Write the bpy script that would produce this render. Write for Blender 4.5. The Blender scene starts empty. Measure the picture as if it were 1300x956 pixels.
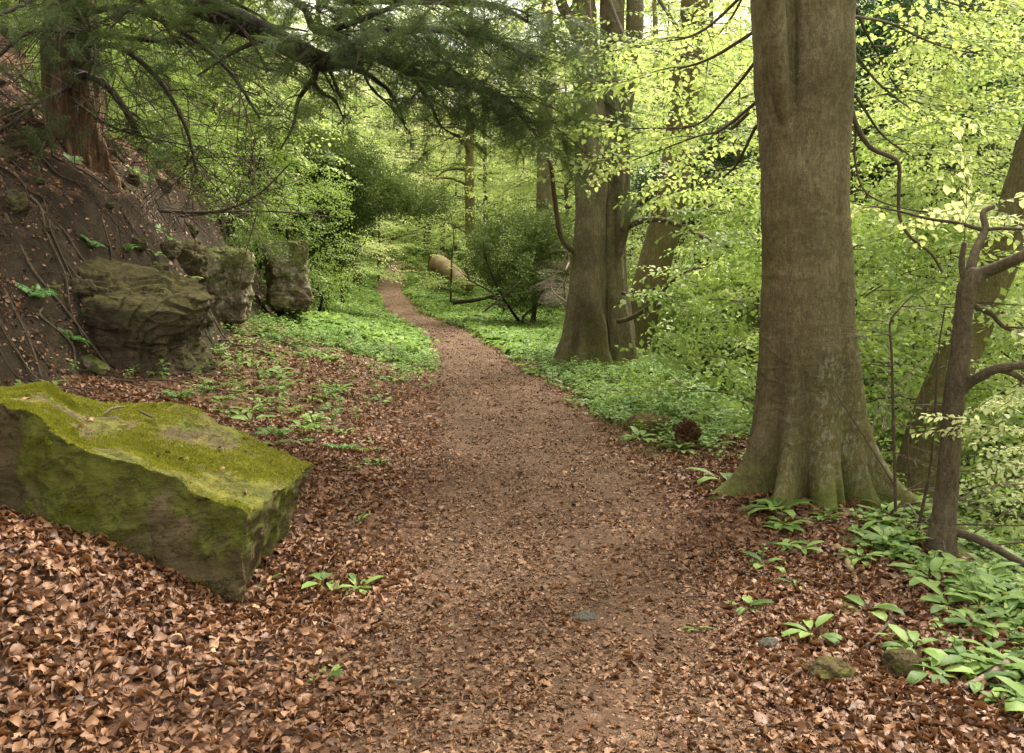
import bpy, math
import numpy as np
rng = np.random.default_rng(11)
C = bpy.context.scene.collection
PI = math.pi
F = 1155.0                      # focal length in photo pixels (32 mm lens)
PITCH = math.atan(103.0 / F)
CAM = np.array([0.0, 0.0, 1.6])
cp, sp_ = math.cos(PITCH), math.sin(PITCH)

def W(px, py, d):
    """world point seen at photo pixel px,py at forward distance d"""
    a = (px - 650) / F; b = (433 - py) / F
    v = np.array([a, cp + b * sp_, -sp_ + b * cp])
    return CAM + v * (d / v[1])

# ------------------------------------------------------------------ noise
def _h(ix, iy, iz, seed):
    n = (ix.astype(np.int64) * 374761393 + iy.astype(np.int64) * 668265263 + iz.astype(np.int64) * 2147483647 + seed * 974634777) & 0xFFFFFFFF
    n = ((n ^ (n >> 13)) * 1274126177) & 0xFFFFFFFF
    n = ((n ^ (n >> 16)) * 2246822519) & 0xFFFFFFFF
    return ((n ^ (n >> 15)) & 0xFFFFFF) / float(0xFFFFFF) * 2 - 1

def vnoise(P, seed=0):
    P = np.asarray(P, dtype=np.float64)
    i = np.floor(P).astype(np.int64); f = P - i
    u = f * f * f * (f * (f * 6 - 15) + 10)
    r = 0
    for dx in (0, 1):
        wx = u[:, 0] if dx else 1 - u[:, 0]
        for dy in (0, 1):
            wy = u[:, 1] if dy else 1 - u[:, 1]
            for dz in (0, 1):
                wz = u[:, 2] if dz else 1 - u[:, 2]
                r = r + wx * wy * wz * _h(i[:, 0] + dx, i[:, 1] + dy, i[:, 2] + dz, seed)
    return r

def fbm(P, octv=4, seed=0, gain=0.5):
    P = np.asarray(P, dtype=np.float64); a, t, s = 1.0, 0, 0
    for k in range(octv):
        t = t + a * vnoise(P * (2.03 ** k) + 17.3 * k, seed + k); s += a; a *= gain
    return t / s

def n2(x, y, sc, octv=3, seed=0):
    x = np.atleast_1d(x); y = np.atleast_1d(y)
    return fbm(np.stack([x * sc, y * sc, np.zeros_like(x)], 1), octv, seed)

# ------------------------------------------------------------------ terrain
_t = np.arange(-30, 200, 0.1)
def table(ys, vs, w=15):
    v = np.interp(_t, ys, vs); k = np.hanning(2 * w + 1); k /= k.sum()
    v = np.convolve(np.pad(v, w, mode='edge'), k, 'valid')
    return lambda y: np.interp(y, _t, v)
path_x = table([0, 3.4, 6.8, 10.9, 15.8, 20.5, 27.6, 37, 48, 55, 62, 80], [0, 0, .14, -.22, -.8, -1.6, -3.4, -5.0, -6.2, -6.9, -10, -24])
path_z = table([0, 20, 27, 37, 48, 55, 62, 80, 150], [0, 0, .02, .32, .88, 1.3, 2.2, 5.5, 28])
half_w = table([0, 7, 11, 16, 28, 48, 60], [1.12, 1.08, .84, .66, .52, .62, .8])
bench_l = table([0, 3, 6.5, 8, 9, 10.5, 14, 18, 28, 50, 80], [2.9, 3.0, 3.0, 2.75, 2.4, 2.6, 2.8, 2.8, 3.6, 5, 9], 8)
bank_s = table([0, 6, 8, 10, 12, 16, 40], [1.5, 1.6, 2.0, 2.0, 1.8, 1.7, 1.3])
bank_w = table([0, 9.5, 12.5, 18, 30], [.8, .8, 1.15, 1.2, .8])
slope_l = table([0, 4.5, 7, 9, 12, 16, 20, 28, 80], [.3, .26, .20, .20, .24, .24, .2, .14, .12])
bench_r = table([0, 3.5, 5, 6, 9, 14, 20, 28, 50, 80], [1.0, 1.0, 1.02, 1.2, .85, 1.7, 2.6, 4, 6.5, 10])

tread_x = table([0, 3.4, 6.8, 10.9, 15.8, 20.5, 27.6, 37, 48, 55, 62, 80], [.12, .14, .22, -.16, -.78, -1.6, -3.4, -5.0, -6.2, -6.9, -10, -24])
tread_w = table([0, 3.5, 7, 11, 16, 28, 48, 60], [.70, .72, .74, .62, .52, .46, .56, .8])
def off_path(x, y): return np.maximum(np.abs(x - tread_x(y)) - tread_w(y), 0)

def side(x, y):
    """signed distance outside the path edge: >0 right, <0 left, 0 on the path"""
    c = path_x(y); w = half_w(y); u = x - c
    return np.where(u > w, u - w, np.where(u < -w, u + w, 0))

def T(x, y, detail=True):
    x = np.atleast_1d(np.asarray(x, float)); y = np.atleast_1d(np.asarray(y, float))
    s = side(x, y); z = path_z(y).copy()
    # left bank
    v = np.maximum(-s, 0); bl = bench_l(y) + .35 * n2(x * 0, y, .35, 2, 5)
    soft = np.minimum(v, bl)
    z += slope_l(y) * soft * np.clip(soft / .8, 0, 1) ** .6
    v2 = np.maximum(v - bl, 0)
    z += bank_s(y) * np.minimum(v2, bank_w(y)) + .80 * np.clip(v2 - bank_w(y), 0, 6.3) + .5 * np.clip(v2 - 7.1, 0, 25) + .15 * np.maximum(v2 - 32, 0)
    # right: bench, then down to the stream valley and up the far side
    u = np.maximum(s, 0); br = bench_r(y) + .2 * n2(x * 0, y, .5, 2, 9)
    z -= .035 * np.minimum(u, br)
    e = np.maximum(u - br, 0)
    es = np.where(e < 1, e * e / 2, e - .5)
    z -= .72 * np.minimum(es, 9.5)
    z += .5 * np.maximum(e - 19, 0)
    z = np.minimum(z, 45)
    if detail:
        amp = np.clip(np.abs(s) / 1.5, 0, 1)
        z += amp * (.10 * n2(x, y, .6, 3, 1) + .035 * n2(x, y, 2.5, 3, 2)) + .012 * n2(x, y, 3.0, 3, 3)
        z += np.clip(v2, 0, 1) * (.22 * n2(x, y, 1.1, 4, 4) + .13 * n2(x, y, 3.6, 3, 14) - .22 * np.abs(n2(x, y, 1.9, 3, 15)) + .03)
        z += np.clip(np.abs(s) / 8 - 1, 0, 1) * 1.6 * n2(x, y, .07, 3, 6)
        # leaf drift heaped against the boulder
        z += .16 * np.exp(-(((x + 2.3) / .75) ** 2 + ((y - 3.75) / .5) ** 2))
        z -= .13 * np.exp(-(((x + 1.22) / .32) ** 2 + ((y - 4.25) / .4) ** 2))
        # root mound of the near beech
        z += .10 * np.exp(-(((x - 1.95) / .7) ** 2 + ((y - 5.8) / .8) ** 2))
    return z

def Tz(x, y): return float(T(x, y)[0])

def G(px, py, dmax=120):
    """ground point seen at a photo pixel"""
    a = (px - 650) / F; b = (433 - py) / F
    v = np.array([a, cp + b * sp_, -sp_ + b * cp]); v = v / v[1]
    d = np.concatenate([np.arange(2, 12, .02), np.arange(12, dmax, .1)])
    P = CAM[None] + v[None] * d[:, None]
    k = np.argmax(P[:, 2] < T(P[:, 0], P[:, 1]))
    return P[k]

# ------------------------------------------------------------------ objects
def tag(o, label=None, cat=None, group=None, kind=None):
    if label: o['label'] = label
    if cat: o['category'] = cat
    if group: o['group'] = group
    if kind: o['kind'] = kind
    return o

def empty(name, loc, label, cat, group=None):
    o = bpy.data.objects.new(name, None); C.objects.link(o); o.location = tuple(loc); o.empty_display_size = .2
    return tag(o, label, cat, group)

def build(name, V, Fs, mat, parent=None, loc=None, rnd=None, smooth=True, extra=None):
    """V in world space; Fs list of (k,n) index arrays"""
    V = np.asarray(V, float)
    off = np.array(parent.location) if parent is not None else (np.array(loc) if loc is not None else np.zeros(3))
    me = bpy.data.meshes.new(name)
    Fs = [f for f in Fs if f is not None and len(f)]
    me.vertices.add(len(V)); me.vertices.foreach_set('co', (V - off).astype(np.float32).ravel())
    li = np.concatenate([f.ravel() for f in Fs]).astype(np.int32)
    ln = np.concatenate([np.full(len(f), f.shape[1]) for f in Fs]).astype(np.int32)
    ls = np.concatenate([[0], np.cumsum(ln)[:-1]]).astype(np.int32)
    me.loops.add(len(li)); me.loops.foreach_set('vertex_index', li)
    me.polygons.add(len(ln)); me.polygons.foreach_set('loop_start', ls); me.polygons.foreach_set('loop_total', ln)
    if smooth: me.polygons.foreach_set('use_smooth', np.ones(len(ln), bool))
    me.update(calc_edges=True)
    for k, val in ({'rnd': rnd} | (extra or {})).items():
        if val is not None:
            a = me.attributes.new(k, 'FLOAT', 'POINT'); a.data.foreach_set('value', np.asarray(val, np.float32))
    me.materials.append(mat)
    o = bpy.data.objects.new(name, me); C.objects.link(o)
    if parent is not None: o.parent = parent
    elif loc is not None: o.location = tuple(off)
    return o

def dup(root, loc, rz, scale=1.0, label=None, kids=True, sz=None):
    r = root.copy(); C.objects.link(r); r.location = tuple(loc); r.rotation_euler = (0, 0, rz); r.scale = (scale, scale, sz or scale)
    if label: r['label'] = label
    for ch in root.children:
        c = ch.copy(); C.objects.link(c); c.parent = r
    return r

class Bag:
    """collects many pieces of one part"""
    def __init__(s): s.V = []; s.F = {}; s.R = []; s.n = 0
    def add(s, V, Fs, rnd=None):
        if len(V) == 0: return
        s.V.append(V); s.R.append(np.zeros(len(V)) if rnd is None else np.broadcast_to(rnd, (len(V),)))
        for f in Fs:
            if f is not None and len(f): s.F.setdefault(f.shape[1], []).append(f + s.n)
        s.n += len(V)
    def build(s, name, mat, parent=None, loc=None, smooth=True):
        return build(name, np.concatenate(s.V), [np.concatenate(f) for f in s.F.values()], mat, parent, loc, np.concatenate(s.R), smooth)

def inst(proto, M, P, S, rnd):
    """proto (V,[F..],r) placed by M (m,3,3) columns=axes, P (m,3), S (m,)"""
    V, Fs, r0 = proto; m = len(P); n = len(V)
    X = np.einsum('mij,nj->mni', M, V) * np.asarray(S)[:, None, None] + P[:, None, :]
    off = (np.arange(m) * n)[:, None, None]
    out = [(f[None] + off).reshape(-1, f.shape[1]) for f in Fs]
    R = np.clip(rnd[:, None] * .6 + r0[None] * .4, 0, 1).ravel()
    return X.reshape(-1, 3), out, R

def frame(dirs, up_tilt, roll):
    """axes: x along dir, z near world up with roll"""
    d = dirs / np.linalg.norm(dirs, axis=1, keepdims=True)
    up = np.zeros_like(d); up[:, 2] = 1; up[:, :2] += up_tilt
    yv = np.cross(up, d); yv /= np.linalg.norm(yv, axis=1, keepdims=True) + 1e-9
    zv = np.cross(d, yv); c, s = np.cos(roll)[:, None], np.sin(roll)[:, None]
    y2 = yv * c + zv * s; z2 = zv * c - yv * s
    return np.stack([d, y2, z2], 2)

def scatter_protos(bag, protos, P, dirs, S, rnd, tilt=.25, rollv=.3):
    k = rng.integers(0, len(protos), len(P))
    for i, pr in enumerate(protos):
        m = k == i
        if not m.any(): continue
        M = frame(dirs[m], rng.normal(0, tilt, (m.sum(), 2)), rng.normal(0, rollv, m.sum()))
        bag.add(*inst(pr, M, P[m], S[m], rnd[m]))

def crom(P, n):
    P = np.asarray(P, float)
    if len(P) < 3:
        t = np.linspace(0, 1, n)[:, None]; return P[0] * (1 - t) + P[-1] * t
    Q = np.concatenate([[2 * P[0] - P[1]], P, [2 * P[-1] - P[-2]]])
    t = np.linspace(0, len(P) - 1 - 1e-6, n); i = t.astype(int); f = (t - i)[:, None]
    a, b, c, d = Q[i], Q[i + 1], Q[i + 2], Q[i + 3]
    return .5 * ((2 * b) + (-a + c) * f + (2 * a - 5 * b + 4 * c - d) * f ** 2 + (-a + 3 * b - 3 * c + d) * f ** 3)

def tube(P, r, nseg=6, n=None, bump=0, seed=0, cap=True):
    """P polyline (smoothed), r radius per given point"""
    P = np.asarray(P, float); r = np.broadcast_to(np.asarray(r, float), (len(P),))
    if n is not None:
        Q = crom(P, n); rr = np.interp(np.linspace(0, len(P) - 1, n), np.arange(len(P)), r)
    else: Q, rr = P, r
    Tn = np.gradient(Q, axis=0); Tn /= np.linalg.norm(Tn, axis=1, keepdims=True) + 1e-9
    a = np.array([1., 0, 0]) if abs(Tn[0, 0]) < .8 else np.array([0, 1., 0])
    U = np.zeros_like(Q)
    for i in range(len(Q)):
        a = a - Tn[i] * (a @ Tn[i]); a /= np.linalg.norm(a) + 1e-9; U[i] = a
    B = np.cross(Tn, U); th = np.arange(nseg) * 2 * PI / nseg
    R = rr[:, None] * np.ones(nseg)
    ring = U[:, None] * np.cos(th)[None, :, None] + B[:, None] * np.sin(th)[None, :, None]
    V = Q[:, None] + ring * R[..., None]
    if bump:
        nz = fbm(V.reshape(-1, 3) * (0.6 / max(rr.mean(), 1e-3)), 3, seed).reshape(R.shape)
        V = Q[:, None] + ring * (R * (1 + bump * nz))[..., None]
    m = len(Q); V = V.reshape(-1, 3)
    i = np.arange(m - 1)[:, None] * nseg; j = np.arange(nseg)[None]; k = (j + 1) % nseg
    Fq = np.stack([i + j, i + k, i + nseg + k, i + nseg + j], -1).reshape(-1, 4)
    Fs = [Fq]
    if cap:
        V = np.concatenate([V, Q[-1:] + Tn[-1:] * rr[-1] * .6, Q[:1]])
        e = (m - 1) * nseg
        Fs.append(np.stack([e + np.arange(nseg), e + (np.arange(nseg) + 1) % nseg, np.full(nseg, len(V) - 2)], -1))
        Fs.append(np.stack([(np.arange(nseg) + 1) % nseg, np.arange(nseg), np.full(nseg, len(V) - 1)], -1))
        Fs = [Fq, np.concatenate(Fs[1:])]
    return V, Fs

def trunk(P, r, n, nseg, prof=None, disp=None):
    """big trunk: rings keep a fixed compass so prof(theta, s01, z) can place lobes; theta 0=+X, -90 deg=towards camera"""
    P = np.asarray(P, float); r = np.asarray(r, float)
    Q = crom(P, n); rr = np.interp(np.linspace(0, len(P) - 1, n), np.arange(len(P)), r)
    Tn = np.gradient(Q, axis=0); Tn /= np.linalg.norm(Tn, axis=1, keepdims=True)
    X = np.array([1., 0, 0]); N1 = X - Tn * (Tn @ X)[:, None]; N1 /= np.linalg.norm(N1, axis=1, keepdims=True)
    N2 = np.cross(Tn, N1); th = np.arange(nseg) * 2 * PI / nseg - PI
    TH = np.broadcast_to(th, (n, nseg)); Z = np.broadcast_to(Q[:, 2:3], (n, nseg)); S = np.broadcast_to(np.linspace(0, 1, n)[:, None], (n, nseg))
    R = rr[:, None] * np.ones(nseg)
    if prof: R = R + prof(TH, S, Z, rr[:, None])
    ring = N1[:, None] * np.cos(TH)[..., None] + N2[:, None] * np.sin(TH)[..., None]
    V = (Q[:, None] + ring * R[..., None]).reshape(-1, 3)
    if disp is not None: V = V + ring.reshape(-1, 3) * disp(V)[:, None]
    i = np.arange(n - 1)[:, None] * nseg; j = np.arange(nseg)[None]; k = (j + 1) % nseg
    Fq = np.stack([i + j, i + k, i + nseg + k, i + nseg + j], -1).reshape(-1, 4)
    e = (n - 1) * nseg
    V = np.concatenate([V, Q[-1:] + Tn[-1:] * rr[-1] * .3])
    Ft = np.stack([e + np.arange(nseg), e + (np.arange(nseg) + 1) % nseg, np.full(nseg, len(V) - 1)], -1)
    return V, [Fq, Ft]

def lobe(TH, deg, width):
    d = (TH - math.radians(deg) + PI) % (2 * PI) - PI
    return np.exp(-(d / math.radians(width)) ** 2)

# ------------------------------------------------------------------ materials
def mat(name):
    m = bpy.data.materials.new(name); m.use_nodes = True; nt = m.node_tree
    for n in list(nt.nodes): nt.nodes.remove(n)
    return m, nt, nt.nodes, nt.links
def nd(nt, t, **kw):
    n = nt.nodes.new(t)
    for k, v in kw.items():
        if k.startswith('i_'): n.inputs[k[2:].replace('_', ' ')].default_value = v
        else: setattr(n, k, v)
    return n
def ramp(nt, src, stops):
    r = nt.nodes.new('ShaderNodeValToRGB'); e = r.color_ramp.elements
    while len(e) < len(stops): e.new(.5)
    for k, (p, c) in enumerate(stops): e[k].position = p; e[k].color = (*c, 1)
    nt.links.new(src, r.inputs[0]); return r.outputs[0]
def noise(nt, coord, scale, detail=6, rough=.6, mapping=None, dist=0):
    if mapping:
        mp = nt.nodes.new('ShaderNodeMapping'); mp.inputs['Scale'].default_value = mapping
        nt.links.new(coord, mp.inputs[0]); coord = mp.outputs[0]
    n = nt.nodes.new('ShaderNodeTexNoise'); n.inputs['Scale'].default_value = scale; n.inputs['Detail'].default_value = detail
    n.inputs['Roughness'].default_value = rough; n.inputs['Distortion'].default_value = dist
    nt.links.new(coord, n.inputs['Vector']); return n.outputs['Fac']
def mix(nt, fac, a, b, mode='MIX'):
    m = nt.nodes.new('ShaderNodeMix'); m.data_type = 'RGBA'; m.blend_type = mode
    for inp, v in ((m.inputs[0], fac), (m.inputs[6], a), (m.inputs[7], b)):
        if hasattr(v, 'links') or isinstance(v, bpy.types.NodeSocket): nt.links.new(v, inp)
        else: inp.default_value = v if not isinstance(v, tuple) else (*v, 1)
    return m.outputs[2]
def math_(nt, op, a, b=0.0, clamp=False):
    m = nt.nodes.new('ShaderNodeMath'); m.operation = op; m.use_clamp = clamp
    for inp, v in ((m.inputs[0], a), (m.inputs[1], b)):
        if isinstance(v, bpy.types.NodeSocket): nt.links.new(v, inp)
        else: inp.default_value = v
    return m.outputs[0]
def smooth_(nt, v, lo, hi, a=0.0, b=1.0):
    m = nt.nodes.new('ShaderNodeMapRange'); m.interpolation_type = 'SMOOTHSTEP'
    nt.links.new(v, m.inputs[0]); m.inputs[1].default_value = lo; m.inputs[2].default_value = hi; m.inputs[3].default_value = a; m.inputs[4].default_value = b
    return m.outputs[0]
def surf(m, nt, col, rough=.85, h=None, dist=.01, strength=.6, spec=.25, h2=None, d2=.003):
    p = nt.nodes.new('ShaderNodeBsdfPrincipled'); o = nt.nodes.new('ShaderNodeOutputMaterial')
    if isinstance(col, tuple): p.inputs['Base Color'].default_value = (*col, 1)
    else: nt.links.new(col, p.inputs['Base Color'])
    if isinstance(rough, float): p.inputs['Roughness'].default_value = rough
    else: nt.links.new(rough, p.inputs['Roughness'])
    p.inputs['Specular IOR Level'].default_value = spec
    if h is not None:
        b = nt.nodes.new('ShaderNodeBump'); b.inputs['Distance'].default_value = dist; b.inputs['Strength'].default_value = strength
        nt.links.new(h, b.inputs['Height']); nrm = b.outputs[0]
        if h2 is not None:
            b2 = nt.nodes.new('ShaderNodeBump'); b2.inputs['Distance'].default_value = d2; b2.inputs['Strength'].default_value = 1
            nt.links.new(h2, b2.inputs['Height']); nt.links.new(nrm, b2.inputs['Normal']); nrm = b2.outputs[0]
        nt.links.new(nrm, p.inputs['Normal'])
    nt.links.new(p.outputs[0], o.inputs[0]); return m

def leaf_mat(name, stops, trans=.45, rough=.55, spec=.3, tcol=1.3):
    m, nt, N, L = mat(name)
    a = nd(nt, 'ShaderNodeAttribute', attribute_name='rnd')
    col = ramp(nt, a.outputs['Fac'], stops)
    p = nd(nt, 'ShaderNodeBsdfPrincipled'); p.inputs['Roughness'].default_value = rough; p.inputs['Specular IOR Level'].default_value = spec
    L.new(col, p.inputs['Base Color'])
    t = nd(nt, 'ShaderNodeBsdfTranslucent')
    tc = mix(nt, 1.0, col, (tcol, tcol * .96, tcol * .76), 'MULTIPLY'); L.new(tc, t.inputs[0])
    mx = nd(nt, 'ShaderNodeMixShader'); mx.inputs[0].default_value = trans
    L.new(p.outputs[0], mx.inputs[1]); L.new(t.outputs[0], mx.inputs[2])
    o = nd(nt, 'ShaderNodeOutputMaterial'); L.new(mx.outputs[0], o.inputs[0]); return m

M = {}
M['beech_leaf'] = leaf_mat('beech_leaf', [(0, (.20, .30, .08)), (.4, (.32, .42, .13)), (.75, (.48, .56, .23)), (1, (.70, .73, .43))], .55, tcol=1.15)
M['pale_leaf'] = leaf_mat('pale_leaf', [(0, (.36, .43, .17)), (.5, (.54, .60, .29)), (1, (.72, .75, .48))], .55, tcol=1.15)
M['shrub_leaf'] = leaf_mat('shrub_leaf', [(0, (.09, .15, .03)), (.5, (.19, .28, .06)), (1, (.34, .44, .13))], .4)
M['yew_leaf'] = leaf_mat('yew_leaf', [(0, (.032, .052, .018)), (.5, (.068, .10, .032)), (.85, (.12, .17, .05)), (1, (.22, .28, .08))], .3, .7, .12)
M['holly_leaf'] = leaf_mat('holly_leaf', [(0, (.035, .058, .014)), (.5, (.085, .13, .028)), (.85, (.17, .235, .055)), (1, (.32, .38, .13))], .28, .5, .2)
M['dark_leaf'] = leaf_mat('dark_leaf', [(0, (.018, .04, .014)), (.5, (.04, .085, .025)), (.85, (.09, .16, .045)), (1, (.2, .28, .1))], .2, .45, .35)
M['herb_leaf'] = leaf_mat('herb_leaf', [(0, (.06, .115, .025)), (.5, (.14, .235, .05)), (1, (.27, .37, .10))], .4, .5, .2)
M['fern_leaf'] = leaf_mat('fern_leaf', [(0, (.04, .11, .025)), (.5, (.08, .20, .04)), (1, (.20, .36, .07))], .35)
M['litter'] = leaf_mat('litter', [(0, (.040, .019, .010)), (.3, (.115, .050, .021)), (.6, (.205, .093, .038)), (.88, (.30, .155, .070)), (1, (.42, .27, .15))], .12, .55, .4, 1.2)
M['crumbs'] = leaf_mat('crumbs', [(0, (.05, .028, .015)), (.35, (.12, .064, .034)), (.75, (.22, .122, .064)), (.96, (.33, .22, .14)), (1, (.55, .45, .3))], .0, .8, .2)

def bark(name, dark, mid, light, algae=(.10, .11, .02), alg=.5, wr=(1, 1, 9), fine=(30, 30, 4), dist=.012, lichen=0.0, moss_low=0.0):
    m, nt, N, L = mat(name)
    tc = nd(nt, 'ShaderNodeTexCoord').outputs['Object']
    big = noise(nt, tc, 1.6, 5, .6); st = noise(nt, tc, 3.0, 8, .65, fine); hw = noise(nt, tc, 5.0, 8, .7, wr, .6)
    col = ramp(nt, big, [(.3, dark), (.52, mid), (.72, light)])
    col = mix(nt, smooth_(nt, st, .38, .72, 0, .45), col, tuple(c * .45 for c in dark))
    col = mix(nt, smooth_(nt, hw, .5, .72, 0, .5), col, light)
    an = noise(nt, tc, .9, 6, .6, (1.3, 1.3, .6))
    col = mix(nt, smooth_(nt, an, .42, .68, 0, alg), col, algae)
    if lichen:
        ln = noise(nt, tc, 26, 6, .7, (1, 1, .5)); l2 = noise(nt, tc, 1.3, 3, .5, (1, 1, .25))
        f = math_(nt, 'MULTIPLY', smooth_(nt, ln, .52, .6), smooth_(nt, l2, .5, .62, 0, lichen))
        col = mix(nt, f, col, (.27, .26, .19))
    if moss_low:
        sx = nd(nt, 'ShaderNodeSeparateXYZ'); L.new(tc, sx.inputs[0])
        mn = noise(nt, tc, 7, 6, .7)
        hz = math_(nt, 'ADD', sx.outputs[2], math_(nt, 'MULTIPLY', mn, -1.3))
        f = smooth_(nt, hz, -.75, -.35, moss_low, 0)
        col = mix(nt, f, col, (.12, .15, .02))
    fine2 = noise(nt, tc, 38, 8, .8, (1, 1, .6))
    sc_ = noise(nt, tc, 6, 6, .75, (1, 1, 3.2), 1.5); col = mix(nt, smooth_(nt, sc_, .58, .66, 0, .55), col, dark)
    col = mix(nt, smooth_(nt, fine2, .52, .72, 0, .6), col, tuple(min(1, c * 1.25) for c in light)); col = mix(nt, smooth_(nt, fine2, .46, .3, 0, .7), col, tuple(c * .4 for c in dark))
    cr_ = noise(nt, tc, 9, 8, .8, (2.2, 2.2, .7), 1.2); col = mix(nt, smooth_(nt, math_(nt, 'ABSOLUTE', math_(nt, 'SUBTRACT', cr_, .5)), .0, .03, .7, 0), col, tuple(c * .35 for c in dark))
    h = math_(nt, 'ADD', math_(nt, 'ADD', hw, math_(nt, 'MULTIPLY', st, .8)), math_(nt, 'MULTIPLY', cr_, .8))
    return surf(m, nt, col, .88, h, dist, .9, .15, fine2, .009)
M['beech_bark'] = bark('beech_bark', (.085, .069, .032), (.15, .122, .060), (.225, .19, .105), algae=(.14, .13, .03), wr=(2.2, 2.2, 9), fine=(13, 13, 4.5), dist=.009, lichen=.6, moss_low=.7)
M['old_bark'] = bark('old_bark', (.085, .07, .036), (.16, .132, .070), (.26, .215, .13), alg=.55, wr=(1.5, 1.5, 3), fine=(14, 14, 2.2), dist=.03, moss_low=.7)
M['smooth_bark'] = bark('smooth_bark', (.10, .08, .035), (.18, .145, .065), (.27, .22, .11), algae=(.15, .145, .03), alg=.6, wr=(2, 2, 6), fine=(11, 11, 1.6), dist=.03)
M['sap_bark'] = bark('sap_bark', (.055, .043, .028), (.12, .09, .058), (.20, .16, .11), alg=.3, wr=(1, 1, 18), fine=(20, 20, 6), dist=.004)
M['dark_bark'] = bark('dark_bark', (.025, .02, .015), (.05, .04, .028), (.10, .075, .05), alg=.35, wr=(2, 2, 3), fine=(20, 20, 3), dist=.02)
M['twig'] = bark('twig', (.05, .036, .026), (.10, .07, .05), (.20, .15, .11), alg=.2, dist=.002)
M['pale_twig'] = bark('pale_twig', (.16, .12, .09), (.26, .20, .15), (.40, .33, .26), alg=.1, dist=.002)
M['tan_wood'] = bark('tan_wood', (.20, .13, .08), (.34, .24, .15), (.48, .37, .25), algae=(.20, .21, .05), alg=.6, wr=(2, 2, 2), fine=(12, 12, 2), dist=.01)

def yew_bark():
    m, nt, N, L = mat('yew_bark'); tc = nd(nt, 'ShaderNodeTexCoord').outputs['Object']
    st = noise(nt, tc, 2.2, 9, .65, (9, 9, .8), .8); b = noise(nt, tc, 2.0, 5, .6); fl = noise(nt, tc, 12, 6, .7, (1, 1, .35))
    col = ramp(nt, st, [(.32, (.03, .019, .012)), (.47, (.11, .062, .034)), (.58, (.235, .14, .075)), (.72, (.38, .25, .14))])
    col = mix(nt, smooth_(nt, fl, .5, .66, 0, .7), col, (.05, .03, .02))
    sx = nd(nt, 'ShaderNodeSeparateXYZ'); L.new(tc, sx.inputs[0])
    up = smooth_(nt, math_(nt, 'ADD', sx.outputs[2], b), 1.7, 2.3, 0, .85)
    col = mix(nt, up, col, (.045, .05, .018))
    rt = math_(nt, 'ADD', sx.outputs[0], math_(nt, 'MULTIPLY', sx.outputs[2], -.9))
    col = mix(nt, smooth_(nt, math_(nt, 'ADD', rt, math_(nt, 'MULTIPLY', fl, .9)), .75, 1.0, 0, .8), col, (.13, .13, .02))
    return surf(m, nt, col, .85, st, .05, 1.0, .15, fl, .008)
M['yew_bark'] = yew_bark()

def ground_mat():
    m, nt, N, L = mat('woodland_soil'); tc = nd(nt, 'ShaderNodeTexCoord').outputs['Object']
    g = nd(nt, 'ShaderNodeNewGeometry'); sx = nd(nt, 'ShaderNodeSeparateXYZ'); L.new(g.outputs['Normal'], sx.inputs[0])
    v = nd(nt, 'ShaderNodeTexVoronoi'); v.inputs['Scale'].default_value = 17; L.new(tc, v.inputs['Vector'])
    sep = nd(nt, 'ShaderNodeSeparateColor'); L.new(v.outputs['Color'], sep.inputs[0])
    leaf = ramp(nt, sep.outputs[0], [(0, (.045, .026, .018)), (.5, (.13, .066, .04)), (1, (.26, .15, .095))])
    n = noise(nt, tc, 3.5, 8, .65); f = noise(nt, tc, 60, 5, .7)
    soil = ramp(nt, n, [(.3, (.024, .017, .011)), (.6, (.055, .040, .026)), (.8, (.09, .066, .044))])
    bare = noise(nt, tc, .9, 5, .6)
    steep = smooth_(nt, math_(nt, 'ADD', sx.outputs[2], math_(nt, 'MULTIPLY', math_(nt, 'SUBTRACT', bare, .5), .9)), .62, .86)
    col = mix(nt, steep, soil, leaf)
    at = nd(nt, 'ShaderNodeAttribute', attribute_name='green')
    gn = ramp(nt, n, [(.3, (.035, .07, .015)), (.7, (.10, .19, .035))])
    col = mix(nt, at.outputs['Fac'], col, gn)
    a2 = nd(nt, 'ShaderNodeAttribute', attribute_name='soil')
    rs = noise(nt, tc, 9, 8, .75, None, .8)
    soil = mix(nt, smooth_(nt, rs, .45, .68, 0, .8), soil, (.095, .074, .046))
    soil = mix(nt, smooth_(nt, f, .5, .7, 0, .5), soil, (.022, .016, .010))
    pt = noise(nt, tc, 1.7, 6, .7); col = mix(nt, math_(nt, 'MULTIPLY', a2.outputs['Fac'], smooth_(nt, pt, .40, .56, 1, .25)), col, soil)
    h = math_(nt, 'ADD', math_(nt, 'ADD', f, math_(nt, 'MULTIPLY', n, 2.0)), math_(nt, 'MULTIPLY', rs, 2.5))
    return surf(m, nt, col, .95, h, .035, .8, .1, sep.outputs[1], .008)
M['ground'] = ground_mat()

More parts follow.
